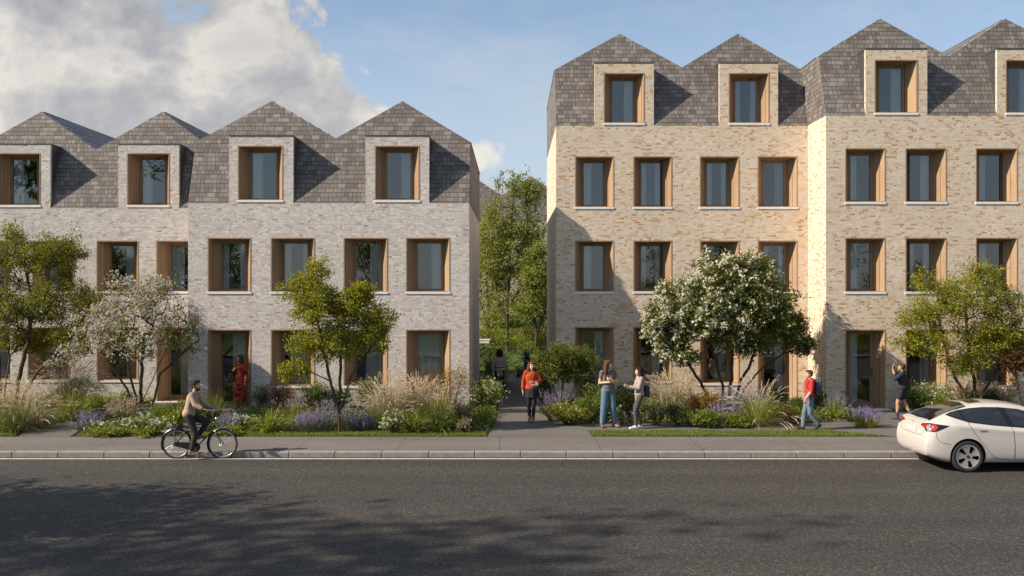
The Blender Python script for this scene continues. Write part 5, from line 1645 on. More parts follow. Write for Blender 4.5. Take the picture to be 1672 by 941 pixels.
def dress_mat():
    m, n = new_mat('patterned dress cloth')
    tc = n.new('ShaderNodeTexCoord', _out=3)
    v = n.new('ShaderNodeTexVoronoi', _out=0, Vector=n.vm('ADD', tc, n.vm('MULTIPLY', n.noise(tc, 9.0, 2.0, out=1), (0.05, 0.05, 0.05))), Scale=8.0)
    v2 = n.new('ShaderNodeTexVoronoi', _out=0, Vector=tc, Scale=26.0)
    c = n.mix(n.mr(v2, 0.18, 0.26), (0.46, 0.16, 0.045), (0.30, 0.034, 0.020))
    c = n.mix(n.mr(v, 0.30, 0.40), (0.016, 0.012, 0.012), c)
    principled(n, Base_Color=c, Roughness=0.8, Specular_IOR_Level=0.2)
    return m
DRESS = dress_mat()
KNIT = cloth_mat('oatmeal knit', (0.37, 0.275, 0.195))
DARKTR = cloth_mat('charcoal trousers', (0.042, 0.036, 0.033))
BLACKTR = cloth_mat('black leggings', (0.020, 0.020, 0.023))
ORANGE = cloth_mat('red orange jacket', (0.37, 0.055, 0.020))
GREYC = cloth_mat('taupe coat', (0.34, 0.27, 0.23))
DENIM = cloth_mat('blue denim', (0.11, 0.185, 0.26), var=0.22)
DENIM_L = cloth_mat('pale denim', (0.13, 0.175, 0.215), var=0.25)
PRINT = cloth_mat('printed blouse', (0.16, 0.12, 0.105), var=0.7, scale=60)
CARDI = cloth_mat('grey cardigan', (0.34, 0.285, 0.25))
GREYTR = cloth_mat('grey trousers', (0.085, 0.075, 0.070))
RED = cloth_mat('red jacket', (0.42, 0.036, 0.024))
GREYSL = cloth_mat('grey marl', (0.36, 0.33, 0.32))
NAVY = cloth_mat('navy cloth', (0.030, 0.030, 0.038))
PACK = cloth_mat('blue grey nylon', (0.075, 0.080, 0.105))
WHITE_SH = simple('white shoe leather', (0.76, 0.73, 0.70), 0.5)
BROWN_SH = simple('brown boot leather', (0.13, 0.042, 0.022), 0.45)
DARK_SH = simple('dark shoe leather', (0.035, 0.024, 0.022), 0.5)
RUST = simple('orange sole', (0.42, 0.14, 0.05), 0.7)
BLUE_SH = simple('blue boot', (0.045, 0.06, 0.09), 0.5)
PHONE = simple('phone black', (0.01, 0.01, 0.012), 0.2)

# woman in the doorway
pr = person(392, 29.82, 0.005, 1.72, R(160), 'woman in a long red patterned dress standing in the doorway', dict(
    look=(.55, .85, -.05), elR=(.225, .0, 1.12), wrR=(.16, .13, 1.20), hR=((-.6, .3, .6), (-.3, -.8, 0), .7), elL=(-.225, -.02, 1.10), wrL=(-.235, .04, .86),
    ankL=(-.09, -.01, .085), toeL=(-.13, .14, .03), toeR=(.14, .13, .03)), SKIN_C, ('bob', HAIR_D),
    [('dress', 'top', DRESS, (1.95, 0.02, .006)), ('skirt', 'skirt', DRESS, (.70, 1.32)), ('belt', 'belt', LEATHER_B, ()), ('boots', 'shoes', BROWN_SH, (.42, None))])
carried('handbag', 'black handbag hanging from the shoulder of the woman in the doorway', 'bag', pr,
        [('bag', lambda: bag_shape((.27, .03, .98), .075, .028, .10), LEATHER_B), ('strap', lambda: strap([(.33, .03, 1.08), (.25, .02, 1.3), (.17, .0, 1.445), (.20, -.05, 1.3), (.25, -.02, 1.1)], .008), LEATHER_B)])

# woman walking towards the pavement
pr = person(868, 27.2, 0.006, 1.70, R(176), 'woman in a red-orange jacket and black leggings walking down the path', dict(
    look=(-.35, .93, 0), kneeR=(.075, .05, .49), ankR=(.06, -.03, .10), toeR=(.07, .13, .04), kneeL=(-.07, .10, .50), ankL=(-.05, .14, .085), toeL=(-.06, .31, .035),
    elR=(.235, -.05, 1.12), wrR=(.25, .0, .88), hR=((0.05, .1, -1), (-1, 0, 0), .4), elL=(-.27, .0, 1.13), wrL=(-.10, .20, 1.12), hL=((.9, .25, -.1), (0, -.6, .4), .7)), SKIN_B, ('mid', HAIR_R),
    [('jacket', 'top', ORANGE, (1.75, .10, .016)), ('skirt', 'skirt', BLACKTR, (.30, 1.12)), ('leggings', 'trousers', BLACKTR, (.062, .046, .97)), ('shoes', 'shoes', LEATHER_T, (0.08, None))])
carried('clutch_bag', 'small pale clutch bag under the arm of the woman in red-orange', 'bag', pr, [('bag', lambda: bag_shape((-.10, .185, 1.075), .085, .012, .03, .022), GREYSL)])

# woman walking away
pr = person(816, 33.6, 0.0, 1.66, R(-8), 'woman in a taupe belted coat walking away along the path', dict(
    elR=(.235, -.02, 1.12), wrR=(.27, .06, .90), elL=(-.235, -.05, 1.12), wrL=(-.24, -.02, .88), kneeR=(.085, .09, .49), ankR=(.08, .10, .085), toeR=(.09, .27, .035), kneeL=(-.085, -.02, .48), ankL=(-.08, -.17, .11), toeL=(-.085, -.02, .035)), SKIN_C, ('bob', HAIR_D),
    [('coat', 'top', GREYC, (1.95, .14, .016)), ('belt', 'belt', DARKTR, ()), ('trousers', 'trousers', BLACKTR, (.066, .05, .97)), ('shoes', 'shoes', DARK_SH, (.1, None))])

# two women talking
pr = person(993, 26.1, 0.004, 1.83, R(193), 'tall woman in blue trousers and dark top standing with folded arms', dict(
    look=(-.85, .5, .02), hipR=(.088, 0, .92), hipL=(-.088, 0, .92), kneeR=(.115, .01, .50), ankR=(.15, -.02, .085), toeR=(.19, .13, .03), kneeL=(-.12, .02, .50), ankL=(-.16, -.01, .085), toeL=(-.24, .12, .03),
    elR=(.225, -.01, 1.12), wrR=(.02, .17, 1.15), hR=((-.95, .1, .12), (0, -1, .1), .5), elL=(-.225, .0, 1.13), wrL=(-.05, .19, 1.20), hL=((.9, .05, .25), (0, -1, .2), .6)), SKIN_B, ('long', HAIR_B),
    [('blouse', 'top', PRINT, (.45, 0, .008)), ('trousers', 'trousers', DENIM, (.088, .070, .92)), ('shoes', 'shoes', LEATHER_T, (.03, None))])
pr = person(1044, 25.85, 0.002, 1.66, R(100), 'young woman in a grey cardigan and white shoes talking with gesturing hands', dict(
    look=(.15, 1, .02), kneeR=(.085, .05, .49), ankR=(.09, -.04, .085), toeR=(.10, .13, .03), kneeL=(-.085, .14, .52), ankL=(-.09, .12, .085), toeL=(-.10, .29, .03),
    elR=(.20, .06, 1.12), wrR=(.13, .29, 1.13), hR=((-.3, .9, .2), (-.4, 0, .9), .5), elL=(-.20, .08, 1.13), wrL=(-.10, .32, 1.17), hL=((.1, .95, .3), (.4, 0, .9), .45)), SKIN_B, ('long', HAIR_D),
    [('cardigan', 'top', CARDI, (1.85, .20, .012)), ('trousers', 'trousers', GREYTR, (.070, .056, .95)), ('shoes', 'shoes', WHITE_SH, (.02, SOLE))])
carried('shoulder_bag', 'black shoulder bag behind the hip of the young woman in the grey cardigan', 'bag', pr,
        [('bag', lambda: bag_shape((.05, -.22, 1.02), .07, .04, .13), LEATHER_B), ('strap', lambda: strap([(.06, -.20, 1.18), (.13, -.12, 1.36), (.15, .0, 1.45), (.15, .10, 1.34), (.16, .05, 1.1), (.12, -.14, .95)], .009), LEATHER_B)])

# boy with backpack
pr = person(1322, 25.55, 0.008, 1.60, R(92), 'boy in a red hooded jacket and jeans walking left', dict(
    man=True, kneeR=(.075, .12, .50), ankR=(.075, .17, .085), toeR=(.08, .34, .04), kneeL=(-.075, .01, .48), ankL=(-.075, -.22, .16), toeL=(-.075, -.10, .03),
    shR=(.18, -.01, 1.385), shL=(-.18, -.01, 1.385), elR=(.225, -.06, 1.12), wrR=(.225, .05, .90), elL=(-.225, .03, 1.12), wrL=(-.21, .17, .92)), SKIN_B, ('short', HAIR_B),
    [('sweatshirt', 'sleeves', GREYSL, (1.96,)), ('jacket', 'top', RED, (1.05, .15, .020)), ('jeans', 'trousers', DENIM_L, (.075, .062, .95)), ('shoes', 'shoes', DARK_SH, (.03, RUST))])
def hood():
    b = Blob(); b.cap((-.07, -.09, 1.42), (.07, -.09, 1.42), .05).cap((-.09, -.02, 1.43), (-.04, .06, 1.41), .03).cap((.09, -.02, 1.43), (.04, .06, 1.41), .03); return b
hood().build('hood', RED, pr[0], .009, 2)
carried('backpack', 'dark blue grey backpack on the back of the boy in red', 'bag', pr,
        [('bag', lambda: bag_shape((0, -.215, 1.20), .115, .045, .17, .045), PACK),
         ('strap', lambda: strap([(.10, -.17, 1.36), (.11, -.03, 1.455), (.11, .105, 1.35), (.12, .10, 1.2), (.12, -.12, 1.08)], .014), PACK),
         ('strap', lambda: strap([(-.10, -.17, 1.36), (-.11, -.03, 1.455), (-.11, .105, 1.35), (-.12, .10, 1.2), (-.12, -.12, 1.08)], .014), PACK)])

# person taking a picture
pr = person(1473, 27.6, 0.008, 1.62, R(62), 'person in navy top and shorts with both hands raised to the face', dict(
    look=(-.1, 1, .12), kneeL=(-.09, .12, .50), ankL=(-.09, .13, .085), toeL=(-.10, .29, .03), kneeR=(.085, -.06, .48), ankR=(.085, -.24, .15), toeR=(.09, -.11, .03),
    elR=(.26, .17, 1.30), wrR=(.10, .25, 1.52), hR=((-.5, .1, .75), (0, -1, 0), .6), elL=(-.27, .15, 1.24), wrL=(-.10, .25, 1.50), hL=((.5, .1, .75), (0, -1, 0), .6)), SKIN_A, ('short', HAIR_B),
    [('top', 'top', NAVY, (1.35, .12, .03)), ('shorts', 'shorts', NAVY, (.55,)), ('boots', 'shoes', BLUE_SH, (.28, None))])
carried('camera', 'small black camera held up by the person in navy', 'camera', pr,
        [('housing', lambda: bag_shape((0, .235, 1.575), .045, .008, .022, .012), PHONE), ('lens', lambda: Blob().cap((0, .25, 1.57), (0, .29, 1.57), .022, .024), PHONE)])
carried('tote_bag', 'black bag hanging at the back of the person in navy', 'bag', pr,
        [('bag', lambda: bag_shape((.17, -.17, 1.03), .09, .03, .13), LEATHER_B), ('strap', lambda: strap([(.23, -.14, 1.18), (.20, -.02, 1.45), (.14, -.16, 1.18)], .009), LEATHER_B)])
# ------------------------------------------------------------------ bicycle and rider
BLACKM = simple('black enamel', (0.012, 0.012, 0.013), 0.3, var=0.05, coat=0.4)
STEEL = simple('bright steel', (0.55, 0.54, 0.52), 0.28, 0.9, var=0.05)
RUBBER = simple('tyre rubber', (0.022, 0.021, 0.020), 0.85, var=0.1, scale=20)
GUM = simple('gum wall', (0.20, 0.12, 0.06), 0.8)

def ring(mb, c, R_, r, seg=56, rs=8, axis='y'):
    pts = []
    n0 = len(mb.v)
    for i in range(seg):
        a = 2 * math.pi * i / seg
        for j in range(rs):
            q = 2 * math.pi * j / rs
            rr = R_ + r * math.cos(q)
            mb.v.append((c[0] + rr * math.cos(a), c[1] + r * math.sin(q), c[2] + rr * math.sin(a)))
    for i in range(seg):
        for j in range(rs):
            a, b_ = n0 + i * rs + j, n0 + i * rs + (j + 1) % rs
            e = n0 + ((i + 1) % seg) * rs
            mb.f.append((a, b_, e + (j + 1) % rs, e + j)); mb.mi.append(0); mb.uv.append(None); mb.sm.append(True)

def part(name, mat, root, fn):
    mb = MB(); fn(mb)
    return mb.build(name, mat, root, origin=(0, 0, 0), uvbox=False)

# local frame: x forward (to the right in the photo), y away from the viewer, z up, origin on the road under the bottom bracket
BD = 21.93
bike = empty('bicycle', (gx(321, BD), BD, -0.12), 'black upright roadster bicycle with chain case and mudguards, ridden along the kerb', 'bicycle')
RH, FH, WR = Vector((-.455, 0, .345)), Vector((.60, 0, .345)), .345
BB = Vector((0, 0, .275))
SEAT = Vector((-.17, 0, .80)); HT, HB = Vector((.385, 0, .86)), Vector((.425, 0, .69))
def fr(mb):
    mb.tube([BB, SEAT], .0155); mb.tube([SEAT + Vector((.008, 0, -.05)), HT + Vector((0, 0, -.03))], .0145); mb.tube([BB, HB], .0165); mb.tube([HB - Vector((.012, 0, -.0)) * 0, HT], .019)
    for s in (-1, 1):
        mb.tube([BB + Vector((0, .03 * s, 0)), RH + Vector((0, .055 * s, 0))], .009); mb.tube([SEAT + Vector((.01, .012 * s, -.04)), RH + Vector((0, .055 * s, 0))], .0075)
part('frame', BLACKM, bike, fr)
def fork(mb):
    mb.tube([HB + Vector((-.005, 0, .02)), HB + Vector((.01, 0, -.04))], .02)
    for s in (-1, 1):
        mb.tube([HB + Vector((.008, .045 * s, -.03)), Vector((.50, .05 * s, .50)), Vector((.555, .05 * s, .40)), FH + Vector((0, .05 * s, 0))], [.012, .011, .009, .008])
part('fork', BLACKM, bike, fork)
def wheel_(c):
    wh = part('wheel', RUBBER, bike, lambda mb: ring(mb, c, WR - .019, .019))
    part('rim', STEEL, wh, lambda mb: ring(mb, c, WR - .047, .011, rs=6))
    def sp(mb):
        for i in range(32):
            a = 2 * math.pi * i / 32; b_ = a + (.55 if i % 2 else -.55)
            mb.tube([c + Vector((.02 * math.cos(b_), .03 * (1 if i % 4 < 2 else -1), .02 * math.sin(b_))), c + Vector(((WR - .05) * math.cos(a), 0, (WR - .05) * math.sin(a)))], .0016, 4, caps=False)
        mb.tube([c + Vector((0, -.06, 0)), c + Vector((0, .06, 0))], .016)
    part('spokes', STEEL, wh, sp)
wheel_(RH); wheel_(FH)
def guard(mb, c, a0, a1, R_):
    n_ = 26
    rows = []
    for i in range(n_ + 1):
        a = a0 + (a1 - a0) * i / n_
        rows.append([(c.x + (R_ + dr) * math.cos(a), y_, c.z + (R_ + dr) * math.sin(a)) for y_, dr in ((-.026, -.012), (-.014, .004), (0, .008), (.014, .004), (.026, -.012))])
    for r0, r1 in zip(rows, rows[1:]):
        for j in range(4):
            mb.poly([r0[j], r0[j + 1], r1[j + 1], r1[j]], smooth=True)
part('mudguard', BLACKM, bike, lambda mb: guard(mb, RH, R(5), R(205), WR + .016))
part('mudguard', BLACKM, bike, lambda mb: guard(mb, FH, R(62), R(215), WR + .016))
def saddle(mb):
    b0 = SEAT + Vector((-.015, 0, .10))
    n0 = 12
    prev = None
    for i in range(n0 + 1):
        t = i / n0
        xx = b0.x - .13 + .26 * t
        wv = .075 * (1 - t) ** 0.7 + .018
        zz = b0.z + .012 * math.cos(t * 5)
        row = [(xx, -wv, zz - .035), (xx, -wv * .8, zz), (xx, 0, zz + .012), (xx, wv * .8, zz), (xx, wv, zz - .035)]
        if prev:
            for j in range(4): mb.poly([prev[j], prev[j + 1], row[j + 1], row[j]], smooth=True)
            mb.poly([prev[0], row[0], row[4], prev[4]])
        prev = row
part('saddle', LEATHER_B, bike, saddle)
part('seat_post', STEEL, bike, lambda mb: mb.tube([SEAT - Vector((0, 0, .03)), SEAT + Vector((-.012, 0, .09))], .0125))
def bars(mb):
    mb.tube([HT - Vector((0, 0, .02)), HT + Vector((-.03, 0, .20)), HT + Vector((.02, 0, .235))], .0125)
    for s in (-1, 1):
        c = HT + Vector((.02, 0, .235))
        mb.tube([c, c + Vector((.05, .12 * s, .02)), c + Vector((.02, .22 * s, .05)), c + Vector((-.08, .26 * s, .04)), c + Vector((-.17, .265 * s, .025))], .0115)
part('handlebar', STEEL, bike, bars)
for s in (-1, 1):
    part('grip', LEATHER_B, bike, lambda mb: mb.tube([HT + Vector((-.05, .262 * s, .277)), HT + Vector((-.16, .265 * s, .26))], .0165))
def chaincase(mb):
    for y_ in (-.045, -.062):
        pass
    n_ = 14
    pts = [(BB.x + .105 * math.cos(a), BB.z + .105 * math.sin(a)) for a in np.linspace(R(-80), R(95), n_)] + [(RH.x + .05 * math.cos(a), RH.z + .05 * math.sin(a)) for a in np.linspace(R(95), R(270), n_)]
    f = [(p[0], -.068, p[1]) for p in pts]; k_ = [(p[0], -.040, p[1]) for p in pts]
    mb.poly(f); mb.poly(k_[::-1])
    for i in range(len(pts)):
        j = (i + 1) % len(pts); mb.poly([f[j], f[i], k_[i], k_[j]])
part('chain_case', BLACKM, bike, chaincase)
def crank(mb):
    for s, ang in ((-1, R(-92)), (1, R(88))):
        e = BB + Vector((.165 * math.cos(ang), .085 * s, .165 * math.sin(ang)))
        mb.tube([BB + Vector((0, .075 * s, 0)), e], [.013, .010]); mb.tube([BB, BB + Vector((0, .085 * s, 0))], .014)
part('crank', STEEL, bike, crank)
for s, ang in ((-1, R(-92)), (1, R(88))):
    e = BB + Vector((.165 * math.cos(ang), .085 * s, .165 * math.sin(ang)))
    part('pedal', BLACKM, bike, lambda mb: mb.bevbox(e.x - .045, e.x + .045, min(e.y, e.y + .09 * s), max(e.y, e.y + .09 * s), e.z - .011, e.z + .011, .004))
def rack(mb):
    for s in (-1, 1):
        mb.tube([RH + Vector((0, .06 * s, .0)), RH + Vector((-.02, .06 * s, .41))], .005, 6); mb.tube([RH + Vector((0, .06 * s, .0)), RH + Vector((-.14, .06 * s, .41))], .005, 6)
        mb.tube([RH + Vector((.20, .045 * s, .41)), RH + Vector((-.22, .06 * s, .41))], .005, 6)
    for q in (-.2, -.1, 0, .1): mb.tube([RH + Vector((q, -.06, .41)), RH + Vector((q, .06, .41))], .004, 6)
part('carrier', BLACKM, bike, rack)
part('head_lamp', STEEL, bike, lambda mb: mb.ellipsoid(HT + Vector((.075, 0, .06)), (.045, .038, .038)))
part('bell', STEEL, bike, lambda mb: mb.ellipsoid(HT + Vector((.03, -.1, .285)), (.025, .025, .016)))
part('tail_lamp', simple('red lamp', (0.30, 0.02, 0.015), 0.25), bike, lambda mb: mb.ellipsoid(RH + Vector((-.352, 0, .155)), (.012, .022, .03)))

# rider: figure frame x to its right (towards the viewer), y ahead, z up
def bl(v): return (-v[1], v[0], v[2])              # bicycle frame -> rider frame
sx_ = 1 / (1.76 / 1.70)
def rj(x, y, z): return (-y * sx_, x * sx_, z * sx_)
pedR = BB + Vector((.165 * math.cos(R(-92)), -.13, .165 * math.sin(R(-92)) + .012))
pedL = BB + Vector((.165 * math.cos(R(88)), .13, .165 * math.sin(R(88)) + .012))
HX, HZ = SEAT.x - .01, 1.015
gR, gL = HT + Vector((-.10, -.263, .285)), HT + Vector((-.10, .263, .285))
pr = person(321, BD, -0.12, 1.76, R(-90), 'bearded man in an oatmeal jumper and dark trousers riding a bicycle', dict(
    man=True, pelvis=rj(HX, 0, HZ), waist=rj(HX + .03, 0, HZ + .14), chest=rj(HX + .085, 0, HZ + .335), neck=rj(HX + .13, 0, HZ + .52), head=rj(HX + .165, 0, HZ + .665),
    hipR=rj(HX + .02, -.09, HZ - .03), hipL=rj(HX + .02, .09, HZ - .03),
    kneeR=rj(HX + .19, -.105, .60), ankR=rj(-.075, -.115, .215), toeR=rj(pedR.x + .085, -.125, .135),
    kneeL=rj(HX + .40, .11, .84), ankL=rj(.015, .115, .545), toeL=rj(.145, .125, .475),
    shR=rj(HX + .12, -.185, HZ + .46), shL=rj(HX + .12, .185, HZ + .46), elR=rj(HX + .23, -.25, HZ + .245), elL=rj(HX + .25, .25, HZ + .25),
    wrR=rj(gR.x - .075, gR.y, gR.z + .035), wrL=rj(gL.x - .075, gL.y, gL.z + .035),
    hR=((0, 1, -.2), (0, -.25, -1), .85), hL=((0, 1, -.2), (0, -.25, -1), .85), look=(.25, 1, -.02)), SKIN_A, ('short', HAIR_D),
    [('jumper', 'top', KNIT, (1.9, .02, .014)), ('trousers', 'trousers', DARKTR, (.070, .058, .93)), ('shoes', 'shoes', LEATHER_T, (.03, SOLE))])
_P = pr[1]
def beard():
    b = Blob(); L_ = Vector((.25, 1, -.02)).normalized(); S_ = L_.cross(Vector((0, 0, 1))).normalized(); U_ = S_.cross(L_); Rm = Matrix((S_, L_, U_)).transposed()
    H_ = _P['head']
    b.ell(H_ + Rm @ Vector((0, .050, -.085)), (.046, .048, .034), Rm)
    for s in (1, -1): b.cap(H_ + Rm @ Vector((.062 * s, .02, -.03)), H_ + Rm @ Vector((.040 * s, .055, -.078)), .018, .022)
    return b
beard().build('beard', HAIR_D, pr[0], .006, 1)

# ------------------------------------------------------------------ car
from mathutils.bvhtree import BVHTree
PAINT = simple('pearl white paint', (0.55, 0.51, 0.468), 0.34, var=0.01, scale=2.0, coat=0.9)
CARGLASS = simple('dark car glass', (0.012, 0.013, 0.013), 0.03, spec=0.9, var=0.02, coat=1.0)
GLOSSBLK = simple('gloss black trim', (0.012, 0.012, 0.012), 0.18, var=0.02)
UNDER = simple('underbody', (0.008, 0.008, 0.008), 0.9)
SEAM = simple('shut line', (0.03, 0.028, 0.026), 0.8)
LAMP = simple('red lens', (0.42, 0.022, 0.015), 0.12, var=0.05, coat=1.0)
LAMPC = simple('clear lens', (0.26, 0.24, 0.23), 0.15, var=0.1, coat=1.0)
ALLOY = simple('wheel cover', (0.42, 0.385, 0.35), 0.42, 0.35, var=0.08, scale=8)

def interp(x, tab):
    for (a, va), (b, vb) in zip(tab, tab[1:]):
        if x <= b:
            t = (x - a) / (b - a); t = min(max(t, 0), 1)
            return va + (vb - va) * t
    return tab[-1][1]
def smooth_tab(tab, x, h=.09):
    return sum(interp(x + o * h, tab) for o in (-1, -.5, 0, .5, 1)) / 5
T_roof = [(0, 1.035), (.08, 1.055), (.2, 1.095), (.4, 1.18), (.7, 1.295), (1.0, 1.38), (1.35, 1.435), (1.75, 1.44), (2.2, 1.40), (2.6, 1.29), (2.95, 1.13), (3.3, .99), (3.7, .91), (4.05, .82), (4.25, .70), (4.33, .62)]
T_belt = [(0, .975), (.2, 1.035), (.5, 1.085), (.9, 1.035), (1.4, .985), (2.0, .935), (3.0, .90), (3.4, .88), (3.75, .82), (4.05, .74), (4.33, .56)]
T_w = [(0, .775), (.05, .83), (.15, .875), (.35, .905), (.75, .918), (2.2, .905), (3.4, .915), (3.8, .89), (4.0, .82), (4.2, .68), (4.33, .48)]
T_bw = [(0, .68), (.1, .72), (.3, .75), (.7, .79), (1.4, .825), (2.3, .83), (3.1, .80), (3.6, .78), (3.95, .68), (4.33, .42)]
T_rw = [(0, .58), (.2, .61), (.5, .575), (.9, .555), (1.6, .575), (2.4, .585), (2.9, .60), (3.3, .63), (3.6, .60), (4.05, .5), (4.33, .32)]
T_low = [(0, .31), (.22, .225), (.5, .17), (3.85, .17), (4.15, .2), (4.33, .27)]
def section(x):
    zr, zb, w_, bw, rw, z0 = (smooth_tab(t, x, .05) for t in (T_roof, T_belt, T_w, T_bw, T_rw, T_low))
    zb = min(zb, zr - .02)
    zs = zb - .055
    m_ = .57
    gm = (zb + zr) / 2
    hh = zr - zb
    P_ = [(0, z0), (w_ * .55, z0), (w_ * .90, z0 + .012), (w_ * .965, z0 + .09), (w_ * .995, z0 + .24), (w_, m_ + .08), (w_ * .985, zs - .06), ((w_ * .96 + bw * .04) if hh > .2 else w_ * .94, zs),
          (bw + .012, zb), ((bw * .55 + rw * .45) + .012 * min(1, hh / .3), zb + hh * .45), (rw + .025, zb + hh * .78), (rw - .03, zb + hh * .92), (rw * .72, zr - .012 * min(1, hh / .2)), (rw * .36, zr), (0, zr + .004)]
    return P_
def rear_shift(x, z):
    t = max(0, 1 - x / .55)
    prof = interp(z, [(.15, .20), (.28, .10), (.36, .03), (.45, .0), (.66, .0), (.73, .03), (.86, .06), (.99, .075), (1.04, .06), (1.1, .075), (1.3, .09)])
    return x + prof * t
xs_ = [0, .03, .07, .14, .24, .36, .5, .65, .85, 1.05, 1.3, 1.55, 1.8, 2.1, 2.4, 2.65, 2.9, 3.1, 3.3, 3.5, 3.7, 3.9, 4.05, 4.17, 4.26, 4.33]
mb = MB()
rings_ = []
for x in xs_:
    half = section(x)
    full = half + [(-p[0], p[1]) for p in half[-2:0:-1]]
    rings_.append([(rear_shift(x, p[1]) if x < .6 else x, p[0], p[1]) for p in full])
n_ = len(rings_[0])
vs = [p for r_ in rings_ for p in r_]
fs = [(i * n_ + j, i * n_ + (j + 1) % n_, (i + 1) * n_ + (j + 1) % n_, (i + 1) * n_ + j) for i in range(len(xs_) - 1) for j in range(n_)]
def capring(idx, base, flip, bulge):
    global vs, fs
    prev = [base + j for j in range(n_)]
    for s in (.72, .38):
        cz = .62
        cur = []
        for j in range(n_):
            p = rings_[idx][j]
            nz_ = cz + (p[2] - cz) * (.93 if s < .7 else .97)
            vs.append(((rear_shift(0, nz_) if idx == 0 else p[0]) + bulge * (1 - s), p[1] * s, nz_))
            cur.append(len(vs) - 1)
        for j in range(n_):
            f = (prev[j], cur[j], cur[(j + 1) % n_], prev[(j + 1) % n_])
            fs.append(f[::-1] if flip else f)
        prev = cur
    half_n = n_ // 2
    # zip the last ring across its width
    for j in range(0, half_n):
        a, b_ = prev[j], prev[j + 1]
        c_, d_ = prev[(n_ - j - 1) % n_], prev[(n_ - j) % n_]
        ids = []
        for q in (a, b_, c_, d_):
            if q not in ids: ids.append(q)
        if len(ids) >= 3: fs.append(tuple(ids[::-1] if flip else ids))
capring(0, 0, False, -.02)
capring(len(xs_) - 1, (len(xs_) - 1) * n_, True, .02)
mb.raw(vs, fs, 0, True)
car = empty('parked_car', (8.82, 21.17, -0.12), 'white fastback saloon car with dark glass roof at the right edge of the road', 'car')
body = mb.build('body', [PAINT, UNDER], None, origin=(0, 0, 0), uvbox=False)
bm = bmesh.new(); bm.from_mesh(body.data); bmesh.ops.remove_doubles(bm, verts=bm.verts, dist=1e-5); bmesh.ops.recalc_face_normals(bm, faces=bm.faces); bm.to_mesh(body.data); bm.free()
ss = body.modifiers.new('s', 'SUBSURF'); ss.levels = 2; ss.render_levels = 2
def baked(o):
    dg = bpy.context.evaluated_depsgraph_get(); dg.update()
    me = bpy.data.meshes.new_from_object(o.evaluated_get(dg))
    o.modifiers.clear(); o.data = me
baked(body)
tmp = [v.co.copy() for v in body.data.vertices]
BODY_BVH = BVHTree.FromPolygons(tmp, [tuple(p.vertices) for p in body.data.polygons])
# wheel openings
AX_R, AX_F, TYR = .86, 3.58, .338
for ax in (AX_R, AX_F):
    for s in (-1, 1):
        cm = MB(); cm.tube([(ax, s * .66, TYR + .012), (ax, s * 1.2, TYR + .012)], .378, 48, smooth=False)
        co = cm.build('cut', UNDER, None, origin=(0, 0, 0), uvbox=False)
        bo = body.modifiers.new('b', 'BOOLEAN'); bo.operation = 'DIFFERENCE'; bo.solver = 'EXACT'; bo.object = co
        baked(body)
        cd = co.data; bpy.data.objects.remove(co); bpy.data.meshes.remove(cd)
me = body.data
me.materials.clear(); me.materials.append(PAINT); me.materials.append(UNDER)
for p in me.polygons:
    c = p.center
    dark = c.z < .175 and abs(p.normal.z) > .6
    for ax in (AX_R, AX_F):
        if math.hypot(c.x - ax, c.z - TYR - .012) < .3785 and .6 < abs(c.y) and (abs(p.normal.y) < .35 or abs(c.y) < .7) : dark = True
    p.material_index = 1 if dark else 0
    p.use_smooth = True
me.set_sharp_from_angle(angle=R(38))
body.parent = car; body.name = 'body'

def drape(name, mat, parent, poly, frame, lift=.004, cuts=4):
    """lay a flat outline onto the body: frame = (origin, u, v, shooting direction)"""
    o, u, v, dr = (Vector(q) for q in frame)
    dr = dr.normalized()
    bm = bmesh.new()
    vs_ = [bm.verts.new(o + u * p[0] + v * p[1]) for p in poly]
    f = bm.faces.new(vs_)
    bmesh.ops.triangulate(bm, faces=[f])
    for _ in range(cuts):
        long_ = [e for e in bm.edges if e.calc_length() > .09]
        if not long_: break
        bmesh.ops.subdivide_edges(bm, edges=long_, cuts=1)
        bmesh.ops.triangulate(bm, faces=[q for q in bm.faces if len(q.verts) > 3])
    bad = []
    for q in bm.verts:
        hit, nrm, _, _ = BODY_BVH.ray_cast(q.co, dr)
        if hit is None: bad.append(q)
        else:
            if nrm.dot(dr) > 0: nrm = -nrm
            q.co = hit + nrm * lift
    bmesh.ops.delete(bm, geom=bad, context='VERTS')
    m_ = MB(); m_.bm(bm, smooth=True); bm.free()
    return m_.build(name, mat, parent, origin=(0, 0, 0), uvbox=False)
def drape_line(name, parent, pts, frame, r=.0035, closed=False, mat=None, lift=.0):
    o, u, v, dr = (Vector(q) for q in frame)
    dr = dr.normalized(); out = []
    P2 = list(pts) + ([pts[0]] if closed else [])
    for a, b_ in zip(P2, P2[1:]):
        for i in range(8):
            q = o + u * (a[0] + (b_[0] - a[0]) * i / 8) + v * (a[1] + (b_[1] - a[1]) * i / 8)
            hit, nrm, _, _ = BODY_BVH.ray_cast(q, dr)
            if hit is not None: out.append(hit + (nrm if nrm.dot(dr) < 0 else -nrm) * lift)
    m_ = MB(); m_.tube(out, r, 6)
    return m_.build(name, mat or SEAM, parent, origin=(0, 0, 0), uvbox=False)
def smooth_poly(pts, n_=6):
    """round an outline through its points"""
    out = []
    N_ = len(pts)
    for i in range(N_):
        p0, p1, p2, p3 = (Vector((*pts[(i + k) % N_], 0)) for k in (-1, 0, 1, 2))
        for k in range(n_):
            t = k / n_
            q = .5 * ((2 * p1) + (p2 - p0) * t + (2 * p0 - 5 * p1 + 4 * p2 - p3) * t * t + (3 * p1 - p0 - 3 * p2 + p3) * t ** 3)
            out.append((q.x, q.y))
    return out
NEAR = ((0, -3, 0), (1, 0, 0), (0, 0, 1), (0, 1, 0)); FAR = ((0, 3, 0), (1, 0, 0), (0, 0, 1), (0, -1, 0))
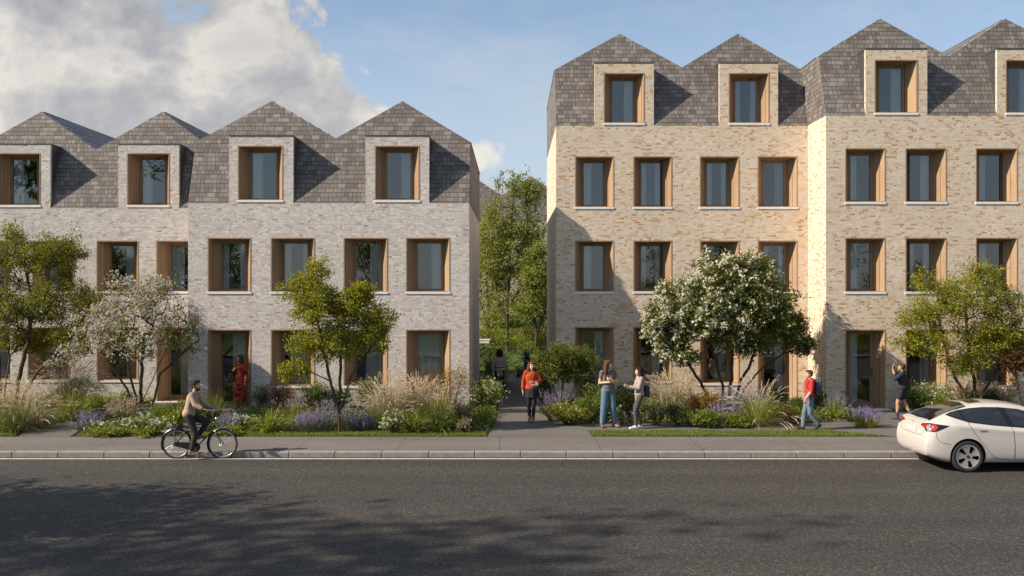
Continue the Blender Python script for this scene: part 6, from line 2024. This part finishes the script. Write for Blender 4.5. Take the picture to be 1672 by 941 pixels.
REAR = ((-2, 0, 0), (0, 1, 0), (0, 0, 1), (1, 0, 0)); TOP = ((0, 0, 3), (1, 0, 0), (0, 1, 0), (0, 0, -1))
dlo = [(.50, 1.185), (.62, 1.235), (.80, 1.285), (1.03, 1.325), (1.30, 1.350), (1.65, 1.350), (2.05, 1.315), (2.4, 1.225), (2.75, 1.085), (3.02, .955), (2.7, .935), (2.05, .945), (1.4, .995), (.90, 1.055), (.65, 1.13)]
for fr_, sd in ((NEAR, 'n'), (FAR, 'f')):
    drape('window_surround', GLOSSBLK, car, dlo, fr_, .006)
    for g in ([(.56, 1.185), (.66, 1.228), (.78, 1.262), (.84, 1.09), (.70, 1.13)], [(.88, 1.08), (.83, 1.278), (1.05, 1.312), (1.30, 1.334), (1.62, 1.334), (1.74, .985), (1.4, 1.012)], [(1.86, .976), (1.76, 1.328), (2.05, 1.298), (2.37, 1.21), (2.68, 1.08), (2.86, .97), (2.6, .953)]):
        drape('window', CARGLASS, car, g, fr_, .011)
    # doors: shut lines and handles
    for nm, ln in (('rear_door', [(.905, 1.05), (.905, .985), (.96, .90), (1.03, .80), (1.13, .67), (1.22, .56), (1.31, .44), (1.40, .345), (1.53, .285), (1.84, .255)]), ('front_door', [(1.80, .965), (1.835, .8), (1.85, .5), (1.84, .25), (2.8, .25), (3.02, .4), (3.08, .7), (3.0, .94)])):
        d_ = drape_line(nm, car, ln, fr_, .0045)
        hx = 1.09 if nm == 'rear_door' else 2.05
        drape('handle', STEEL, d_, [(hx, .885), (hx + .015, .90), (hx + .17, .902), (hx + .185, .892), (hx + .17, .88), (hx + .015, .878)], fr_, .010)
    drape_line('bumper_seam', car, [(.20, .85), (.205, .76), (.225, .70), (.27, .65), (.34, .622), (.42, .61), (.50, .60)], fr_, .0045)
    drape_line('hatch_seam', car, [(.50, 1.20), (.38, 1.165), (.27, 1.125), (.20, 1.085), (.16, 1.045)], fr_, .004)
    drape_line('sill_crease', car, [(1.35, .31), (1.8, .285), (2.9, .285)], fr_, .003)
drape('rear_window', CARGLASS, car, [(.17, -.56), (.20, -.45), (.16, 0), (.20, .45), (.17, .56), (.45, .53), (.75, .51), (1.0, .49), (1.08, 0), (1.0, -.49), (.75, -.51), (.45, -.53)][::-1], TOP, .005)
drape('roof_glass', CARGLASS, car, [(1.14, -.30), (1.17, 0), (1.14, .44), (1.42, .44), (1.46, 0), (1.42, -.30)], TOP, .005)  # strip only; body paint ahead imitates sky reflected in the glass roof
drape('windscreen', CARGLASS, car, [(2.30, -.54), (2.26, 0), (2.30, .54), (2.7, .56), (3.1, .58), (3.18, 0), (3.1, -.58), (2.7, -.56)], TOP, .005)
# lamps wrap round the rear corners
for s in (-1, 1):
    c45 = Vector((1, -s * 1.0, 0)).normalized()
    u_ = Vector((1, s * 1.0, 0)).normalized()        # runs forward along the flank
    fr_ = (Vector((.12, s * .80, 0)) - c45 * 2, u_, (0, 0, 1), c45)
    lam = drape('tail_lamp', GLOSSBLK, car, smooth_poly([(-.31, .965), (-.20, 1.01), (-.05, 1.02), (.12, 1.005), (.30, .985), (.20, .925), (.10, .862), (-.02, .852), (-.13, .858), (-.17, .905), (-.25, .93)], 4), fr_, .004)
    drape('lens', LAMP, lam, smooth_poly([(-.27, .962), (-.18, .990), (-.105, .994), (-.115, .93), (-.20, .935)], 3), fr_, .008)
    drape('lens', LAMPC, lam, smooth_poly([(-.085, .985), (-.035, .99), (-.035, .88), (-.095, .885)], 3), fr_, .008)
    drape('lens', LAMP, lam, smooth_poly([(-.012, .998), (.08, .985), (.115, .945), (.085, .895), (.02, .872), (-.012, .88)], 3), fr_, .008)
    drape('lens', LAMPC, lam, smooth_poly([(.0, .962), (.035, .958), (.04, .922), (.0, .912)], 3), fr_, .016)
drape_line('boot_lid', car, [(-.60, .93), (-.585, .84), (-.55, .775), (-.48, .745), (0, .735), (.48, .745), (.55, .775), (.585, .84), (.60, .93)], REAR, .0045)
drape('number_plate', simple('blank plate', (0.50, 0.465, 0.43), 0.5), car, [(-.26, .775), (.26, .775), (.26, .885), (-.26, .885)], REAR, .010)
drape('boot_badge', STEEL, car, smooth_poly([(-.028, .985), (0, .992), (.028, .985), (.008, .977), (0, .94), (-.008, .977)], 3), REAR, .006)
drape('head_lamp', LAMPC, car, [(3.8, .72), (4.12, .64), (4.1, .70), (3.85, .79)], NEAR, .004)
def mirror(s):
    def fn(mb): mb.ellipsoid((2.72, s * .985, 1.0), (.085, .115, .072)); mb.tube([(2.74, s * .78, .965), (2.72, s * .93, .975)], .025)
    return fn
for s in (-1, 1): part('wing_mirror', PAINT, car, mirror(s))
# wheels
def lathe_y(mb, prof, c, seg=48, mi=0):
    n0 = len(mb.v)
    for i in range(seg):
        a = 2 * math.pi * i / seg
        for r_, y_ in prof: mb.v.append((c[0] + r_ * math.cos(a), c[1] + y_, c[2] + r_ * math.sin(a)))
    m_ = len(prof)
    for i in range(seg):
        for j in range(m_ - 1):
            a, e = n0 + i * m_ + j, n0 + ((i + 1) % seg) * m_ + j
            mb.f.append((a, e, e + 1, a + 1)); mb.mi.append(mi); mb.uv.append(None); mb.sm.append(True)
for ax in (AX_R, AX_F):
    for s in (-1, 1):
        c = Vector((ax, s * .80, TYR))
        wh = part('wheel', RUBBER, car, lambda mb: lathe_y(mb, [(.25, s * .085), (.262, s * .10), (.295, s * .108), (.322, s * .098), (.336, s * .075), (.338, 0), (.336, -s * .075), (.322, -s * .098), (.225, -s * .09)], c))
        def rim_(mb):
            lathe_y(mb, [(.258, s * .088), (.250, s * .098), (.238, s * .094), (.22, s * .085), (.10, s * .092), (.055, s * .088), (.0, s * .088)], c)
        rm = part('rim', ALLOY, wh, rim_)
        def slots(mb):
            for k in range(5):
                a = R(72 * k + 66)
                e1, e2 = Vector((math.cos(a), 0, math.sin(a))), Vector((-math.sin(a), 0, math.cos(a)))
                pts = [(.085, -.020), (.205, -.042), (.226, -.018), (.226, .028), (.205, .042), (.085, .014)]
                mb.poly([c + e1 * p[0] + e2 * p[1] + Vector((0, s * .0965, 0)) for p in pts])
                mb.poly([c + e1 * p[0] + e2 * p[1] + Vector((0, s * .0965, 0)) for p in pts][::-1])
        part('spoke_slots', UNDER, wh, slots)
        part('hub_cap', GLOSSBLK, wh, lambda mb: lathe_y(mb, [(.032, s * .09), (.028, s * .099), (0, s * .10)], c, 20))
# ------------------------------------------------------------------ beyond the gap between the buildings
BG_WALL = masonry('far brick', 0.24, 0.08, 0.011, [(0.0, (0.33, 0.25, 0.17)), (0.4, (0.46, 0.38, 0.28)), (1.0, (0.58, 0.50, 0.40))], (0.45, 0.39, 0.31))
far = empty('brick_building', (2.0, 74, 0), 'distant sandy brick house with slate gable seen through the trees of the gap', 'building')
ops = [(xx, xx + 1.35, zz, zz + 1.75) for xx in (-8.6, -6.2, -3.9, -1.6, 0.8, 3.2, 5.6, 8.0, 10.4) for zz in (0.5, 3.5, 6.3)]
mb = MB(); fill_wall(mb, -10, 13, -.05, 9.0, 74, ops); mb.poly([(-10, 74, -.05), (-10, 74, 9), (-10, 83, 9), (-10, 83, -.05)]); mb.poly([(13, 83, -.05), (13, 83, 9), (13, 74, 9), (13, 74, -.05)])
mb.build('wall', BG_WALL, far)
for q in ops:
    if not (-6.5 < q[0] < 6.5): continue
    m_ = MB(); x0, x1, z0, z1 = q; yb = 74.3
    m_.poly([(x0, 74, z0), (x0, yb, z0), (x0, yb, z1), (x0, 74, z1)]); m_.poly([(x1, 74, z0), (x1, 74, z1), (x1, yb, z1), (x1, yb, z0)]); m_.poly([(x0, 74, z1), (x0, yb, z1), (x1, yb, z1), (x1, 74, z1)]); m_.poly([(x0, 74, z0), (x1, 74, z0), (x1, yb, z0), (x0, yb, z0)])
    m_.box(x0, x0 + .3, yb - .05, yb, z0, z1)
    wn_ = m_.build('window', M['oak'], far)
    m_ = MB(); m_.poly([(x0 + .3, yb - .01, z0), (x1, yb - .01, z0), (x1, yb - .01, z1), (x0 + .3, yb - .01, z1)])
    m_.build('pane', CARGLASS, wn_)
mb = MB()
for a, b in ((-10, -5.4), (-5.4, -.8), (-.8, 3.8), (3.8, 8.4), (8.4, 13)):
    c = (a + b) / 2
    mb.poly([(a, 74, 9.0), (b, 74, 9.0), (b, 74.7, 11), (c, 75.1, 12.6), (a, 74.7, 11)])
    mb.poly([(a, 74.7, 11), (c, 75.1, 12.6), (c, 83, 12.6), (a, 83, 11)]); mb.poly([(c, 75.1, 12.6), (b, 74.7, 11), (b, 83, 11), (c, 83, 12.6)])
mb.build('roof', M['slate'], far)

px_tree('garden_tree', 829, 57.0, label='tall slender green tree in the middle of the gap between the two buildings',
    stems=[[(829, 575, 0), (828, 540, 0), (829, 500, 0), (832, 440, 0), (834, 380, 0), (838, 320, 0)], [(828, 522, 0), (812, 490, .3), (806, 440, .3), (806, 380, .4)], [(829, 505, 0), (850, 470, -.3), (856, 420, -.3), (862, 350, -.2)]],
    blobs=[(840, 310, 0, 36, 1.6, 34), (822, 370, 0, 36, 1.7, 42), (865, 370, 0, 34, 1.6, 44), (815, 440, .2, 34, 1.5, 42), (862, 440, -.2, 34, 1.5, 36), (838, 400, 0, 44, 1.8, 60), (812, 500, .2, 26, 1.2, 26), (855, 490, -.2, 28, 1.2, 22), (872, 320, 0, 24, 1.2, 30), (800, 400, 0, 26, 1.4, 60), (803, 340, 0, 14, 1, 26)],
    n_twig=520, n_leaf=12500, leaf=L['garden'], lsize=0.15, bark=BARK, rng_seed=81, tip_r=0.010, spread=0.28, step=.35, lw=.6)
px_tree('garden_tree', 874, 52.0, label='lower yellow-green tree at the right side of the gap',
    stems=[[(874, 585, 0), (876, 545, 0), (872, 510, 0), (874, 470, 0)], [(876, 545, 0), (890, 510, 0), (900, 470, 0)]],
    blobs=[(872, 450, 0, 26, 1.2, 34), (890, 480, 0, 30, 1.2, 44), (862, 505, 0, 22, 1.0, 24), (880, 415, 0, 18, 1, 18)],
    n_twig=260, n_leaf=7500, leaf=L['garden'], lsize=0.15, bark=BARK, rng_seed=82, tip_r=0.008, spread=0.24, step=.3, lw=.6)
px_tree('garden_tree', 797, 66.0, label='darker tree behind the tall slender one, half hidden by the grey building',
    stems=[[(800, 572, 0), (798, 520, 0), (795, 450, 0)], [(799, 540, 0), (780, 480, 0)]],
    blobs=[(790, 430, 0, 34, 1.6, 50), (800, 490, 0, 30, 1.6, 36), (775, 380, 0, 24, 1.4, 40)],
    n_twig=180, n_leaf=3500, leaf=L['garden'], lsize=0.18, bark=BARK, rng_seed=83, tip_r=0.010, spread=0.3, step=.4, lw=.6)

def bush(name, px, d, w, h, mat, label, seed, n=2600, ls=.13, fl=None, cat='shrub'):
    rng = np.random.default_rng(seed)
    root = empty(name, (gx(px, d), d, 0), label, cat, 'shrubs of the back garden')
    shrub(root, rng, w, h, mat, ls, n, fl, 60, .09)
bush('shrub', 812, 63, 3.0, 2.6, L['green'], 'rounded green bush left of the tall tree trunk in the back garden', 201)
bush('shrub', 848, 64, 2.8, 2.4, L['green'], 'rounded green bush immediately right of the tall tree trunk', 202)
bush('shrub', 878, 60, 3.2, 2.9, L['darkgreen'], 'large dark bush at the right of the gap below the yellow-green tree', 203)
bush('shrub', 862, 47, 1.4, 1.1, L['green'], 'small round bush at the right side where the path bends', 204, 1200, .09)
bush('shrub', 838, 55, 1.8, 1.3, L['lime'], 'light green bush beside the foot of the tall tree', 205, 1400, .10)
bush('flowering_shrub', 872, 41, 1.6, 1.2, L['green'], 'white flowering bush at the right of the path beyond the buff building corner', 206, 1300, .08, L['white'])
bush('shrub', 800, 44, 2.2, 1.2, L['darkgreen'], 'dark low bush beside the wooden pergola', 207, 1500, .09)
bush('shrub', 845, 40.5, .9, .55, L['lime'], 'small lime plant at the left edge of the path, far part', 208, 700, .06)
bush('shrub', 880, 37, 1.0, .8, L['darkgreen'], 'dark small bush against the side wall of the buff building', 209, 900, .07)
# clipped hedge across the garden
rng = np.random.default_rng(300)
hd = empty('hedge', (1.0, 59.0, 0), 'low clipped hedge running across the back garden', 'hedge')
n_h = 9000
B = np.stack([rng.uniform(-6, 8, n_h), np.abs(rng.normal(0, .5, n_h)) * np.sign(rng.normal(0, 1, n_h)), rng.random(n_h) ** .6 * 1.25], 1)
B[:, 1] = np.clip(B[:, 1], -.6, .6)
V, F = leaves(B, rdir(rng, n_h, .3), rdir(rng, n_h, .6), .13 * rng.uniform(.6, 1.3, n_h), .08)
np_mesh('foliage', V, F, L['lime'], hd)
mb = MB()
for k in range(24): mb.tube([(-6 + k * .6, 59, 0), (-6 + k * .6 + .05, 59, 1.0)], [.03, .012], 5, caps=False)
mb.build('stem', BARK, hd)
# pale timber pergola at the left
pg = empty('pergola', (gx(797, 46), 46, 0), 'pale timber pergola frame at the left of the garden path', 'pergola')
x0 = gx(795, 46)
for xx, yy in ((x0, 46), (x0 - 2.4, 46), (x0, 48.4), (x0 - 2.4, 48.4)):
    m_ = MB(); m_.bevbox(xx - .07, xx + .07, yy - .07, yy + .07, 0, 1.13, .01); m_.build('post', M['oak'], pg)
for yy in (46, 48.4):
    m_ = MB(); m_.bevbox(x0 - 2.6, x0 + .12, yy - .06, yy + .06, 1.134, 1.22, .01); m_.build('beam', M['stone'], pg)

# a far tree
for k, (tx, ty, s, sd) in enumerate(((8, 132, 1.0, 3),)):
    tree('distant_tree', tx, ty, 'far tree on the skyline behind the distant sandy house',
         [[(0, 0, 0), (0, 0, 3), (.3, 0, 6)]], [(0, 0, 6.0 * s, 4 * s, 4, 3 * s), (-2.5, 0, 5 * s, 3, 3, 2.5), (2.5, 0, 5.2 * s, 3, 3, 2.5)], 120, 2600, L['green'], .5, BARK, 400 + sd, tip_r=.03, spread=.8, step=.8, lw=.6)

# ------------------------------------------------------------------ street trees on the viewer's side of the road (their shade lies on the asphalt, windows mirror them)
proto = None
spots = [(-14.6, 15.2, 0.80, 0.3), (-12.9, 14.1, 0.62, 3.0), (-18.0, 14.6, 0.95, 4.4), (-22.5, 15.2, 0.9, 2.0), (-30.0, 14.8, 1.0, 1.1), (-27.0, 5.6, 2.4, 4.0), (-42.0, 6.8, 2.6, 5.2), (14.0, 2.0, 1.0, 0.9), (-13.0, -30.0, 1.35, 2.6), (2.0, -33.0, 1.3, 3.3), (16.0, -31.0, 1.4, 1.7), (31, -33, 1.3, 0.5), (-29, -32, 1.4, 5.5)]  # the two very tall trees are added to darken the near asphalt
names = ['first tree on the planted median left of the picture, its shade falling on the asphalt', 'smallest tree on the planted median, at its very end', 'tree on the planted median just behind the first one', 'second tree on the planted median', 'third tree on the planted median', 'unseen very tall tree added on the opposite pavement to darken the near road', 'unseen very tall tree added further left on the opposite pavement to darken the near road',
         'tree on the opposite pavement right of the viewer', 'tall tree behind the viewer slightly left', 'tall tree straight behind the viewer', 'tall tree behind the viewer to the right', 'tall tree behind the viewer far right', 'tall tree behind the viewer far left']
for k, (tx, ty, s, rz) in enumerate(spots):
    if proto is None:
        proto = tree('street_tree', tx, ty, names[0], [[(0, 0, -.1), (.05, 0, 1.6), (0, .1, 2.6), (-.2, .2, 4.5), (-.3, .1, 6.5)], [(0, .1, 2.6), (.7, .2, 4.0), (1.2, .1, 5.6)], [(0, .05, 2.4), (-.8, -.3, 3.8), (-1.5, -.4, 5.2)]],
                     [(0, 0, 6.6, 1.9, 1.9, 1.7), (1.3, .2, 5.4, 1.6, 1.6, 1.3), (-1.4, -.3, 5.2, 1.6, 1.6, 1.3), (0, .8, 4.8, 1.7, 1.4, 1.1), (.3, -1.0, 5.0, 1.6, 1.4, 1.2), (-.3, 0, 8.0, 1.2, 1.2, 1.0)], 320, 4300, L['green'], .17, BARK, 500, tip_r=.008, spread=.3, step=.3, lw=.6, group='street trees across the road')
        r = proto
    else:
        r = proto.copy(); link(r); r['label'] = names[k]
        for ch in list(proto.children):
            c = ch.copy(); link(c); c.parent = r
        r.location = (tx, ty, 0)
    r.scale = (s, s, s); r.rotation_euler = (0, 0, rz)
